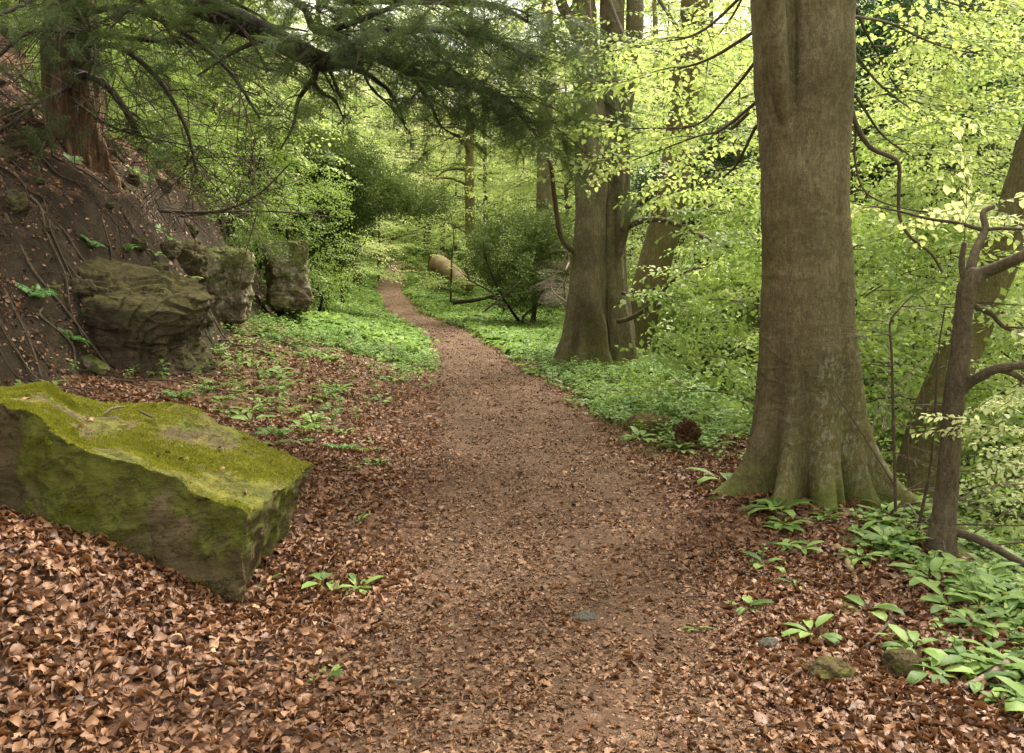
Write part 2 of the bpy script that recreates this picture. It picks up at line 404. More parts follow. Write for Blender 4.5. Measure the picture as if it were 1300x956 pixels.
def path_mat():
    m, nt, N, L = mat('path_soil'); tc = nd(nt, 'ShaderNodeTexCoord').outputs['Object']
    v = nd(nt, 'ShaderNodeTexVoronoi'); v.inputs['Scale'].default_value = 42; v.inputs['Randomness'].default_value = 1; L.new(tc, v.inputs['Vector'])
    sep = nd(nt, 'ShaderNodeSeparateColor'); L.new(v.outputs['Color'], sep.inputs[0])
    chip = ramp(nt, sep.outputs[0], [(0, (.05, .030, .021)), (.6, (.125, .072, .047)), (.93, (.22, .135, .09)), (1, (.36, .26, .19))])
    n = noise(nt, tc, 2.2, 8, .65); f = noise(nt, tc, 90, 5, .7)
    soil = ramp(nt, n, [(.3, (.040, .024, .013)), (.55, (.088, .052, .029)), (.75, (.155, .098, .060))])
    col = mix(nt, smooth_(nt, f, .4, .6, .1, .6), soil, chip)
    # worn, pinker tread further along the path
    sx = nd(nt, 'ShaderNodeSeparateXYZ'); L.new(tc, sx.inputs[0])
    col = mix(nt, smooth_(nt, math_(nt, 'ADD', sx.outputs[1], math_(nt, 'MULTIPLY', n, 14.0)), 14, 36, 0, .5), col, (.225, .15, .10))
    h = math_(nt, 'ADD', f, math_(nt, 'MULTIPLY', n, 1.5))
    return surf(m, nt, col, .92, h, .012, .8, .12, sep.outputs[1], .006)
M['path'] = path_mat()

def rock_mat(name, a, b, c, moss=(.13, .16, .015), moss_amt=.9, moss_lo=.35, moss_hi=.75, pale=None, green=(.07, .12, .01), gr=.7):
    m, nt, N, L = mat(name); tc = nd(nt, 'ShaderNodeTexCoord').outputs['Object']
    n1 = noise(nt, tc, 2.2, 9, .62, None, .4); n2_ = noise(nt, tc, 11, 8, .7); n3 = noise(nt, tc, 60, 6, .75); st = noise(nt, tc, 3, 7, .6, (1, 1, 7), .5)
    col = ramp(nt, n1, [(.3, a), (.5, b), (.7, c)])
    col = mix(nt, smooth_(nt, st, .5, .7, 0, .6), col, a)
    col = mix(nt, smooth_(nt, n3, .55, .75, 0, .5), col, tuple(x * .4 for x in a))
    g = nd(nt, 'ShaderNodeNewGeometry'); sx = nd(nt, 'ShaderNodeSeparateXYZ'); L.new(g.outputs['Normal'], sx.inputs[0])
    gn = noise(nt, tc, 1.9, 7, .6, None, .5)
    col = mix(nt, smooth_(nt, math_(nt, 'ADD', gn, math_(nt, 'MULTIPLY', n2_, .3)), .60, .72, 0, gr), col, mix(nt, smooth_(nt, n2_, .35, .65), green, tuple(min(1, x * 2.0) for x in green)))
    if pale:
        pn = noise(nt, tc, 4.5, 8, .7, (1, 1, .6)); col = mix(nt, smooth_(nt, pn, .5, .62, 0, .85), col, pale)
    up = math_(nt, 'ADD', sx.outputs[2], math_(nt, 'MULTIPLY', math_(nt, 'SUBTRACT', math_(nt, 'ADD', n2_, n1), 1.0), 1.9))
    mcol = mix(nt, smooth_(nt, n2_, .35, .65), tuple(x * .6 for x in moss), tuple(min(1, x * 1.55) for x in moss))
    mcol = mix(nt, smooth_(nt, n3, .45, .7, 0, .45), mcol, tuple(x * .35 for x in moss))
    col = mix(nt, smooth_(nt, up, moss_lo, moss_hi, 0, moss_amt), col, mcol)
    ck = noise(nt, tc, 3.0, 10, .72, (1, 1, 1.8), .25); cf_ = smooth_(nt, math_(nt, 'ABSOLUTE', math_(nt, 'SUBTRACT', ck, .5)), 0, .012, 1, 0); col = mix(nt, math_(nt, 'MULTIPLY', cf_, .6), col, (.014, .012, .008))
    h = math_(nt, 'SUBTRACT', math_(nt, 'ADD', math_(nt, 'ADD', n2_, math_(nt, 'MULTIPLY', n3, .5)), math_(nt, 'MULTIPLY', st, 1.2)), math_(nt, 'MULTIPLY', cf_, .8))
    return surf(m, nt, col, .92, h, .03, .8, .12, n3, .006)
M['boulder'] = rock_mat('boulder_stone', (.07, .055, .024), (.15, .115, .055), (.25, .18, .105), moss=(.15, .135, .025), moss_lo=.80, moss_hi=1.2, green=(.085, .10, .014), gr=.8)
M['outcrop'] = rock_mat('outcrop_stone', (.045, .034, .022), (.10, .076, .05), (.18, .14, .095), moss=(.07, .06, .018), moss_amt=.75, moss_lo=.3, moss_hi=.7, gr=.45, green=(.045, .05, .012))
M['pale_rock'] = rock_mat('pale_sandstone', (.08, .06, .036), (.20, .155, .10), (.32, .26, .17), moss=(.07, .08, .015), moss_lo=.3, pale=(.42, .37, .27), gr=.5)
M['pebble'] = rock_mat('pebble_stone', (.08, .07, .055), (.16, .14, .11), (.26, .23, .18), moss_amt=0.0, gr=0.0)
M['moss'] = leaf_mat('moss_fronds', [(0, (.075, .08, .008)), (.5, (.175, .18, .018)), (1, (.33, .32, .05))], .25, .8, .1)
M['green_moss'] = leaf_mat('green_moss', [(0, (.05, .075, .008)), (.5, (.11, .14, .015)), (1, (.2, .24, .03))], .2, .8, .1)
M['red_wood'] = rock_mat('rotten_wood', (.05, .022, .014), (.11, .05, .03), (.17, .085, .05), moss_amt=.2, gr=.2)

# ------------------------------------------------------------------ leaf and plant prototypes
def leaf_near(L=1.0, w=.3, fold=.12, droop=.15, curl=0):
    V = np.array([[0, 0, 0], [.3, w, fold], [.3, 0, 0], [.3, -w, fold], [.68, w * .85, fold * .8 - droop * .5], [.68, 0, -droop * .5], [.68, -w * .85, fold * .8 - droop * .5], [1, 0, -droop]]) * L
    return V, [np.array([[2, 1, 4, 5], [3, 2, 5, 6]]), np.array([[0, 1, 2], [0, 2, 3], [5, 4, 7], [6, 5, 7]])]
def leaf_far(L=1.0, w=.33, fold=.08, droop=.12):
    V = np.array([[0, 0, 0], [.45, w, fold], [1, 0, -droop], [.5, -w, fold]]) * L
    return V, [np.array([[0, 3, 2, 1]])]

def spray(near, leaf_len, length=.75, step=.075, seed=0, droop=.25, twigs=True, w=.32):
    """flat beech spray along +x"""
    r = np.random.default_rng(seed); V = []; Fq = []; Ft = []; R = []; n = 0; WB = Bag()
    segs = []
    k = 0; x = .05
    segs.append(((0, 0), 0, length))
    while x < length * .93:
        s = 1 if k % 2 else -1
        segs.append(((x, 0), s * (.75 + r.normal(0, .12)), (length - x) * .55 * r.uniform(.6, 1.1) + .05)); x += step * 1.5; k += 1
    for (o, a, L) in segs:
        x = .03 if a else .12; k = 0
        while x < L:
            s = 1 if k % 2 else -1; k += 1
            p = np.array([o[0] + x * math.cos(a), o[1] + x * math.sin(a), 0.]); p[2] = -droop * p[0] ** 2 - .3 * abs(p[1]) ** 2 + r.normal(0, .008)
            b = a + s * r.uniform(.5, 1.0); pit = r.normal(-.3, .3); ll = leaf_len * r.uniform(.7, 1.15); rol = r.normal(0, .4)
            lv, lf = (leaf_near if near else leaf_far)(ll, w)
            cy, sy = math.cos(rol), math.sin(rol); lv = lv @ np.array([[1, 0, 0], [0, cy, sy], [0, -sy, cy]])
            cy, sy = math.cos(pit), math.sin(pit); lv = lv @ np.array([[cy, 0, sy], [0, 1, 0], [-sy, 0, cy]])
            cy, sy = math.cos(b), math.sin(b); lv = lv @ np.array([[cy, sy, 0], [-sy, cy, 0], [0, 0, 1]])
            V.append(lv + p); R.append(np.full(len(lv), r.uniform()))
            for f in lf: (Fq if f.shape[1] == 4 else Ft).append(f + n)
            n += len(lv); x += step * r.uniform(.8, 1.3)
        if twigs:
            t = np.linspace(0, L, 4 if a == 0 else 3); px = o[0] + t * math.cos(a); py = o[1] + t * math.sin(a)
            P = np.stack([px, py, -droop * px ** 2 - .3 * py ** 2], 1)
            WB.add(*tube(P, np.linspace(.0028, .0012, len(P)), 3, cap=False))
    leafs = (np.concatenate(V), [np.concatenate(Fq)] + ([np.concatenate(Ft)] if Ft else []), np.concatenate(R))
    tw = (np.concatenate(WB.V), [np.concatenate(f) for f in WB.F.values()], np.concatenate(WB.R)) if twigs else None
    return leafs, tw
NEAR = [spray(True, .062, .62, .05, s) for s in range(5)]
MID = [spray(False, .075, .75, .075, 10 + s, twigs=False)[0] for s in range(5)]
FAR = [spray(False, .12, 1.0, .13, 20 + s, twigs=False, w=.36)[0] for s in range(5)]

def yew_spray(seed, L=.3):
    r = np.random.default_rng(seed); V = []; R = []
    segs = [(0., 0., 0., L)]
    x = .03; k = 0
    while x < L * .95:
        s = 1 if k % 2 else -1; k += 1
        segs.append((x, 0, s * r.uniform(.6, 1.0), (L - x) * .5 * r.uniform(.7, 1.2) + .03)); x += .028
    for (ox, oy, a, l) in segs:
        for t in np.arange(.01, l, .0115):
            for s in (-1, 1):
                b = a + s * r.uniform(.8, 1.25); nl = .027 * r.uniform(.7, 1.1)
                c = np.array([ox + t * math.cos(a), oy + t * math.sin(a), 0]); c[2] = -1.1 * c[0] ** 2 + r.normal(0, .003)
                d = np.array([math.cos(b), math.sin(b), r.normal(-.1, .25)]); q = np.array([-math.sin(b), math.cos(b), 0]) * .0030
                V += [c - q, c + q, c + d * nl]; R += [r.uniform()] * 3
    V = np.array(V); return V, [np.arange(len(V)).reshape(-1, 3)], np.array(R)
YEW = [yew_spray(s) for s in range(5)]

def holly_spray(seed, ll=.05, n=34, rad=.16):
    r = np.random.default_rng(seed); V = []; R = []; Fq = []; k = 0
    for i in range(n):
        lv, lf = leaf_far(ll * r.uniform(.7, 1.2), .28, .14, .1)
        d = r.normal(0, 1, 3); d[2] = abs(d[2]) * .6; d /= np.linalg.norm(d)
        M_ = frame(d[None], r.normal(0, .5, (1, 2)), r.normal(0, .7, 1))[0]
        V.append(lv @ M_.T + np.array([r.uniform(0, rad * 2), r.normal(0, rad * .5), r.normal(0, rad * .35)])); R.append(np.full(4, r.uniform())); Fq.append(lf[0] + k); k += 4
    return np.concatenate(V), [np.concatenate(Fq)], np.concatenate(R)
HOL = [holly_spray(s) for s in range(5)]
HOLF = [holly_spray(s + 50, .085, 30, .26) for s in range(4)]

def tree_parts(seed, H, cb, spread, tr, nb, protos, spacing=.30, sub=5, lean=.03, elev=(.15, .6), sscale=1.0, flat=True, low_w=1.0, nseg=8):
    """generic branching tree at the origin: returns wood Bag and crown Bag"""
    r = np.random.default_rng(seed); wood = Bag(); crown = Bag(); br = Bag()
    n = 8; zs = np.linspace(-.6, H, n); w = np.cumsum(r.normal(0, lean * H / n, (n, 2)), 0); w -= w[0]
    TP = np.column_stack([w, zs]); wood.add(*tube(TP, tr * np.array([1.25] + list(1 - .9 * np.linspace(0.05, 1, n - 1) ** 1.1)), nseg, 30, .12, seed))
    P = []; D = []
    for i in range(nb):
        t = (i + r.uniform()) / nb; h = cb + (H - cb) * t; az = i * 2.4 + r.normal(0, .3)
        L = spread * (low_w * (1 - t) + .25 + .9 * t * (1 - t)) * r.uniform(.65, 1.1)
        b0 = np.array([np.interp(h, zs, TP[:, 0]), np.interp(h, zs, TP[:, 1]), h]); el = r.uniform(*elev) + .35 * t
        m = 6; s = np.linspace(0, 1, m); a = az + np.cumsum(r.normal(0, .09, m)); rr = np.concatenate([[0], np.cumsum(np.full(m - 1, L / (m - 1)))])
        B = np.column_stack([b0[0] + rr * np.cos(a), b0[1] + rr * np.sin(a), b0[2] + L * (math.tan(el) * s * .8 - .45 * s ** 2) + r.normal(0, .02 * L, m)])
        r0 = max(tr * .3 * (1 - .7 * t), .012) * min(1, L / spread + .2)
        br.add(*tube(B, r0 * (1 - .85 * s), 4, 10))
        polys = [(B, .3)]
        for j in range(sub):
            q = .25 + .7 * (j + r.uniform()) / sub; p0 = np.array([np.interp(q, s, B[:, k]) for k in range(3)]); sd = (1 if j % 2 else -1)
            a2 = a[-1] + sd * r.uniform(.5, 1.1); L2 = L * (1 - q * .6) * r.uniform(.3, .6)
            s2 = np.linspace(0, 1, 4); B2 = np.column_stack([p0[0] + L2 * s2 * np.cos(a2 - sd * .3 * s2), p0[1] + L2 * s2 * np.sin(a2 - sd * .3 * s2), p0[2] + L2 * (.12 * s2 - .2 * s2 ** 2)])
            br.add(*tube(B2, max(r0 * .35, .005) * (1 - .8 * s2), 3, cap=False)); polys.append((B2, .12))
        for (Q, q0) in polys:
            seg = np.linalg.norm(np.diff(Q, axis=0), axis=1); L3 = seg.sum(); k = max(2, int(L3 * (1 - q0) / spacing))
            tt = q0 + (1 - q0) * (np.arange(k) + r.uniform(0, 1, k)) / k; cs = np.concatenate([[0], np.cumsum(seg)]) / L3
            X = np.column_stack([np.interp(tt, cs, Q[:, c]) for c in range(3)])
            dv = Q[-1] - Q[0]; base = math.atan2(dv[1], dv[0]); aa = base + np.where(np.arange(k) % 2, 1, -1) * r.uniform(.2, 1.1, k)
            P.append(X); D.append(np.column_stack([np.cos(aa), np.sin(aa), r.normal(.05, .18, k)]))
    P = np.concatenate(P); D = np.concatenate(D); cl = np.clip(.5 + .5 * fbm(P * .9, 2, seed) * 1.6 + r.normal(0, .12, len(P)), 0, 1)
    scatter_protos(crown, protos, P, D, sscale * r.uniform(.75, 1.15, len(P)), cl, .2 if flat else .8, .25 if flat else .9)
    return wood, br, crown

# ================================================================== SETTING
def green_amt(x, y):
    s = side(x, y); n = n2(x, y, .9, 3, 31); nf = n2(x, y, 3.2, 2, 33)
    ramp_ = lambda v, a, b: np.clip((v - a) / (b - a), 0, 1)
    g = np.zeros_like(s)
    g0 = ramp_(off_path(x, y), .05, .4)
    L = ramp_(-s, -.2, .25) * (1 - ramp_(-s, 2.0, 3.0)) * ramp_(y, 10.5, 14)
    L = np.maximum(L, ramp_(-s, .25, .8) * (1 - ramp_(-s, 1.9, 3.4)) * .22 * ramp_(y, 6.5, 8.5))
    R = (x > path_x(y)) * ramp_(off_path(x, y) + .15 * n, .12, .45) * ramp_(y, 6.9, 8.6) * (1 - ramp_(s, 6, 9) * .5)
    g = np.maximum(L, R)
    near = ramp_(s, 1.0, 1.6) * (1 - ramp_(y, 6.5, 9)) * .8
    return np.clip(np.maximum(g, near) * (1 + 1.3 * n + 1.1 * nf) * np.where((s < 0) & (y < 18), .8, 1), 0, 1)

def soil_amt(x, y):
    v2 = -side(x, y) - bench_l(y)
    return np.clip(1.15 - np.abs(v2 - 1.4) / 1.6 + .8 * n2(x, y, 1.2, 3, 88), 0, 1) * np.clip((14 - y) / 3, 0, 1) * (v2 > -.3)

def axis(c, lo, hi, n, k):
    t = np.linspace(math.asinh((lo - c) / k), math.asinh((hi - c) / k), n); return c + k * np.sinh(t)
gx = axis(-1.5, -110, 130, 900, 3.5); gy = axis(5.5, -10, 190, 900, 4.5)
GX, GY = np.meshgrid(gx, gy); fx, fy = GX.ravel(), GY.ravel(); gz = T(fx, fy)
i = (np.arange(len(gy) - 1)[:, None] * len(gx) + np.arange(len(gx) - 1)[None]).ravel()
gf = np.stack([i, i + 1, i + 1 + len(gx), i + len(gx)], 1)
gr = np.clip(green_amt(fx, fy) * .75 + np.clip((side(fx, fy) - 5) / 6, 0, .55), 0, .9)
ground = build('ground', np.stack([fx, fy, gz], 1), [gf], M['ground'], extra={'green': gr, 'soil': soil_amt(fx, fy)})
tag(ground, 'wooded bank, bench and valley side covered in brown leaf mould', kind='structure')

py = axis(4.5, -8, 75, 900, 5.0); pc = np.linspace(-1, 1, 61)
PY = np.repeat(py[:, None], 61, 1); PC = np.repeat(pc[None], len(py), 0)
ew = .16 * n2(PY.ravel() * 0 + np.sign(PC.ravel()) * 7, PY.ravel(), 1.3, 4, 8).reshape(PY.shape) * np.abs(PC) * np.clip(PY / 4, .4, 1)
PX = tread_x(PY) + PC * (tread_w(PY) * 1.12 + ew)
PZ = T(PX.ravel(), PY.ravel()).reshape(PX.shape) + (.012 + .0012 * np.abs(PY)) * (1 - 2.2 * np.abs(PC) ** 8) + .010 * n2(PX.ravel(), PY.ravel(), 5, 3, 12).reshape(PX.shape)
i = (np.arange(len(py) - 1)[:, None] * 61 + np.arange(60)[None]).ravel()
path = build('path', np.stack([PX, PY, PZ], -1).reshape(-1, 3), [np.stack([i, i + 1, i + 62, i + 61], 1)], M['path'])
tag(path, 'trodden brown earth footpath winding away through the wood', kind='structure')

# ------------------------------------------------------------------ leaf litter, crumbs
def litter_leaf(seed, fine):
    r = np.random.default_rng(seed); w = r.uniform(.27, .38); c1 = r.normal(0, 1.5); c2 = r.normal(1.1, 1.2); tw = r.normal(0, 1.1)
    if fine:
        t = np.array([0, .18, .4, .63, .83, 1.0]); hw = w * np.array([.02, .7, 1, .95, .6, .02]) * (1 + r.normal(0, .22, 6)); V = []
        for a, h in zip(t, hw):
            zc = c1 * .5 * (a - .5) ** 2
            for q in (-1, 0, 1):
                y = q * h; V.append([a - .5, y * math.cos(c2 * .6), zc + abs(y) * math.sin(c2 * .6) + y * tw * (a - .5) + r.normal(0, .035)])
        f = [[k * 3 + q, k * 3 + q + 3, k * 3 + q + 4, k * 3 + q + 1] for k in range(5) for q in (0, 1)]
        return np.array(V), [np.array(f)], np.full(len(V), r.uniform()) + r.normal(0, .08, len(V))
    V = np.array([[-.5, 0, c1 * .1], [0, w, .25 * c2 * w + .1], [.5, 0, c1 * .1], [0, -w, .25 * c2 * w + .1], [0, 0, 0]])
    return V, [np.array([[0, 3, 4], [3, 2, 4], [2, 1, 4], [1, 0, 4]])], np.full(5, r.uniform())
LN = [litter_leaf(s, True) for s in range(14)]; LF = [litter_leaf(40 + s, False) for s in range(8)]

def grad(x, y, e=.08):
    dx = (T(x + e, y) - T(x - e, y)) / (2 * e); dy = (T(x, y + e) - T(x, y - e)) / (2 * e)
    n = np.stack([-dx, -dy, np.ones_like(dx)], 1); return n / np.linalg.norm(n, axis=1, keepdims=True)
def lay(bag, protos, x, y, size, hmax, tilt, rnd):
    z = T(x, y); n = grad(x, y); n = n + rng.normal(0, 1, (len(x), 3)) * tilt; n /= np.linalg.norm(n, axis=1, keepdims=True)
    a = rng.uniform(0, 2 * PI, len(x)); d = np.stack([np.cos(a), np.sin(a), 0 * a], 1); yv = np.cross(n, d); yv /= np.linalg.norm(yv, axis=1, keepdims=True); d = np.cross(yv, n)
    P = np.stack([x, y, z + hmax], 1); Mx = np.stack([d, yv, n], 2); k = rng.integers(0, len(protos), len(x))
    for i, pr in enumerate(protos):
        m = k == i
        if m.any(): bag.add(*inst(pr, Mx[m], P[m], size[m], rnd[m]))
def band(y0, y1, dens, margin=1.0):
    margin = 2.4 if y1 <= 12 else margin; w = .57 * y1 + margin; n = int((y1 - y0) * 2 * w * dens); x = rng.uniform(-w, w, n); y = rng.uniform(y0, y1, n)
    m = np.abs(x) < .57 * y + margin; return x[m], y[m]

# footprint of the boulder, used to keep leaves off its inside
def in_boulder(x, y): return (x < -1.38) & (x > -3.3) & (y > 4.22 + (x + 1.29) * .06) & (y < 5.1)

lit = Bag(); litb = Bag()
for (y0, y1, dens) in ((2.2, 5, 2100), (5, 8, 1000), (8, 12, 420), (12, 18, 190), (18, 30, 75), (30, 60, 22)):
    x, y = band(y0, y1, dens); s = side(x, y); g = green_amt(x, y)
    op = off_path(x, y) + .18 * n2(x, y, 1.9, 3, 61) + .10; inpath = np.clip(1 - np.abs(x - tread_x(y)) / tread_w(y), 0, 1)
    keep = .05 + .95 * np.clip(op / .75, 0, 1) ** 1.1 + np.clip((5.6 - y) / 2.0, 0, 1) * .55 * (1 - .5 * inpath) * np.clip(.6 + 1.6 * n2(x, y, 1.6, 3, 62) + .35 * (x > .2), 0, 1.3)
    keep *= 1 - .55 * g; keep *= .55 + .6 * np.clip(n2(x, y, 1.7, 3, 44) + .55, 0, 1)
    v2 = -s - bench_l(y); keep *= np.where(v2 > -.1, np.where(v2 < .9, .5, .9), 1) * (1 - np.clip(soil_amt(x, y) * (.35 + 1.2 * n2(x, y, 1.5, 3, 63)), 0, .9))
    keep *= np.where((s > 1.0) & (y < 7), .5, 1); keep *= np.where(s > bench_r(y) + 3, .3, 1)
    m = (rng.uniform(0, 1, len(x)) < keep) & ~in_boulder(x, y); x, y = x[m], y[m]; s = s[m]
    heap = np.clip((-x - .3) / 1.5, 0, 1) * np.clip((6 - y) / 2, 0, 1)
    sz = .028 + .044 * rng.beta(1.6, 2.2, len(x)) * (1 + .012 * y) * np.where(off_path(x, y) == 0, .62, 1)
    rn = np.clip(.41 + .21 * rng.normal(0, 1, len(x)) + .16 * n2(x, y, 1.3, 2, 3), 0, 1)
    lay(lit, LN if y1 <= 12 else LF, x, y, sz, rng.uniform(.004, .022, len(x)) + heap * rng.uniform(0, .04, len(x)), .25 if y1 < 9 else .4, rn)
o = lit.build('leaf_litter', M['litter']); tag(o, 'crisp copper brown beech leaves fallen over the woodland floor', 'leaf litter', kind='stuff')

cr = Bag()
def crumb(seed):
    r = np.random.default_rng(seed); n = 5; a = np.sort(r.uniform(0, 2 * PI, n)); q = r.uniform(.3, .6, n)
    V = np.column_stack([np.cos(a) * q, np.sin(a) * q * r.uniform(.35, .9), r.normal(0, .14, n)]); return V, [np.array([[0, 1, 2], [0, 2, 3], [0, 3, 4]])], np.full(n, r.uniform())
CR = [crumb(s) for s in range(12)]
for (y0, y1, dens) in ((2.2, 4, 3800), (4, 5, 3200), (5, 6, 2700), (6, 7, 2250), (7, 8, 1900), (8, 9, 1600), (9, 10, 1300), (10, 12, 1000), (12, 14, 760), (14, 16, 560), (16, 20, 380), (20, 26, 220), (26, 40, 80), (40, 60, 25)):
    w = 2.2; n = int((y1 - y0) * 2 * w * dens); y = rng.uniform(y0, y1, n); x = tread_x(y) + rng.normal(0, .72, n) * tread_w(y) * 1.5
    m = ~in_boulder(x, y) & (rng.uniform(0, 1, n) < .75 + .8 * n2(x, y, 2.6, 4, 66)); x, y = x[m], y[m]
    lay(cr, CR, x, y, rng.gamma(1.6, .0068, len(x)) * (1 + .03 * y) + .005, .010 + .0012 * y + rng.uniform(0, .010, len(x)), .35, np.clip(rng.beta(1.6, 2.4, len(x)), 0, 1))
x = rng.uniform(-8, -3, 60000); y = rng.uniform(6, 15, 60000); k_ = rng.uniform(0, 1, 60000) < soil_amt(x, y) * (.5 + n2(x, y, 2.5, 2, 9)); x, y = x[k_], y[k_]
lay(cr, CR, x, y, rng.gamma(3.0, .008, len(x)) + .006, .01 + rng.uniform(0, .01, len(x)), .5, rng.beta(1.6, 2.4, len(x)))
o = cr.build('leaf_fragments', M['crumbs'], smooth=False); tag(o, 'broken leaf scraps and wood chips trodden into the path and bank', 'leaf fragments', kind='stuff')

# ------------------------------------------------------------------ herbs
def blade(L, w, rise, az, droop, r, base=(0, 0, 0), fold=.25, stem=.3):
    """one broad leaf on its stalk"""
    t = np.array([0, stem, stem + .12, stem + .35, stem + .6, 1.0 + stem * .2]); ww = w * np.array([.04, .05, .62, 1, .72, .02])
    ca, sa = math.cos(az), math.sin(az); V = []
    for a, h in zip(t, ww):
        q = a * L; ang = rise - droop * a ** 1.3; 
        rx = q * math.cos(max(ang, -1.2)) ; rz = L * (math.sin(rise) * a - .5 * droop * a * a)
        for k in (-1, 0, 1):
            V.append([base[0] + rx * ca - k * h * sa, base[1] + rx * sa + k * h * ca, base[2] + rz + abs(k) * h * fold])
    f = [[j * 3 + q, j * 3 + q + 3, j * 3 + q + 4, j * 3 + q + 1] for j in range(5) for q in (0, 1)]
    return np.array(V), np.array(f)
def ramsons(seed, n=6, L=.17, w=.028):
    r = np.random.default_rng(seed); b = Bag()
    for k in range(n):
        V, f = blade(L * r.uniform(.7, 1.15), w * r.uniform(.8, 1.2), r.uniform(.85, 1.4), k * 2.4 + r.normal(0, .4), r.uniform(.9, 1.9), r, (r.normal(0, .012), r.normal(0, .012), 0)); b.add(V, [f], r.uniform())
    return np.concatenate(b.V), [np.concatenate(b.F[4])], np.concatenate(b.R)
def mercury(seed, H=.17, n=8, L=.075, w=.019):
    """upright herb: leafy stem"""
    r = np.random.default_rng(seed); b = Bag(); lx, ly = r.normal(0, .02, 2)
    b.add(*tube([[0, 0, -.01], [lx, ly, H]], [.0022, .0016], 3, cap=False), rnd=.4)
    for k in range(n):
        h = H * (.45 + .55 * k / (n - 1)); V, f = blade(L * r.uniform(.75, 1.2), w, r.uniform(.2, .7), (k % 2) * PI + (k // 2) * 1.57 + r.normal(0, .3), r.uniform(.6, 1.3), r, (lx * h / H, ly * h / H, h), stem=.12); b.add(V, [f], r.uniform())
    return np.concatenate(b.V), [np.concatenate(b.F[4])], np.concatenate(b.R)
def tuft_far(seed, n=8, L=.13, w=.038, H=.12):
    r = np.random.default_rng(seed); V = []; Fq = []; R = []
    for k in range(n):
        a = r.uniform(0, 2 * PI); ca, sa = math.cos(a), math.sin(a); h = r.uniform(.3, 1) * H; o = r.normal(0, .04, 2); l = L * r.uniform(.7, 1.1)
        q = [(0, 0, h), (.45, 1, h + .02), (1, 0, h - r.uniform(.01, .05)), (.45, -1, h + .02)]
        Fq.append(np.arange(4) + 4 * k); R += [r.uniform()] * 4
        for (t, s, z) in q: V.append([o[0] + ca * t * l - sa * s * w, o[1] + sa * t * l + ca * s * w, z])
    return np.array(V), [np.array(Fq)], np.array(R)
RAM = [ramsons(s, 6 + (s % 4) * 2, .165, .027) for s in range(6)]; MER = [mercury(s, .13 + .02 * (s % 4), 6 + s % 4) for s in range(6)]; TUF = [tuft_far(s) for s in range(8)]
def upright(bag, protos, x, y, size, rn, sink=.0):
    n = len(x)
    if n == 0: return
    nr = grad(x, y); d = rng.uniform(0, 2 * PI, n); D = np.stack([np.cos(d), np.sin(d), 0 * d], 1)
    up = np.stack([nr[:, 0] * .3, nr[:, 1] * .3, 1 + 0 * d], 1) + rng.normal(0, .1, (n, 3)); up /= np.linalg.norm(up, axis=1, keepdims=True)
    yv = np.cross(up, D); yv /= np.linalg.norm(yv, axis=1, keepdims=True); D = np.cross(yv, up); Mx = np.stack([D, yv, up], 2)
    P = np.stack([x, y, T(x, y) - sink], 1); k = rng.integers(0, len(protos), n)
    for i, pr in enumerate(protos):
        m = k == i
        if m.any(): bag.add(*inst(pr, Mx[m], P[m], size[m], rn[m]))
BEECH = np.array([1.93, 6.0]); OLD = np.array([1.27, 14.0])
def clear_trees(x, y): return (np.hypot(x - BEECH[0], y - BEECH[1]) > .5) & (np.hypot(x - OLD[0], y - OLD[1]) > .75)
carp = {'l': Bag(), 'r': Bag()}
for (y0, y1, dens, protos, sz) in ((6.5, 15, 120, MER + RAM[:2], 1.0), (15, 26, 75, TUF, 1.1), (26, 42, 42, TUF, 1.35), (42, 80, 14, TUF, 2.2)):
    x, y = band(y0, y1, dens, .5); g = green_amt(x, y); s = side(x, y)
    m = (rng.uniform(0, 1, len(x)) < g ** 1.3) & (off_path(x, y) > .08) & clear_trees(x, y) & (s < 11); x, y, s = x[m], y[m], s[m]
    rn = np.clip(.5 + .35 * n2(x, y, 1.5, 3, 71) + rng.normal(0, .2, len(x)), 0, 1); S = rng.uniform(.65, 1.1, len(x)) * sz
    for k, q in (('l', x < path_x(y)), ('r', x >= path_x(y))): upright(carp[k], protos, x[q], y[q], S[q], rn[q])
o = carp['l'].build('herb_carpet', M['herb_leaf']); tag(o, 'green carpet of low woodland herbs along the left side of the path', 'ground cover', kind='stuff')
o = carp['r'].build('herb_carpet', M['herb_leaf']); tag(o, 'bright green carpet of low woodland herbs along the right side of the path', 'ground cover', kind='stuff')

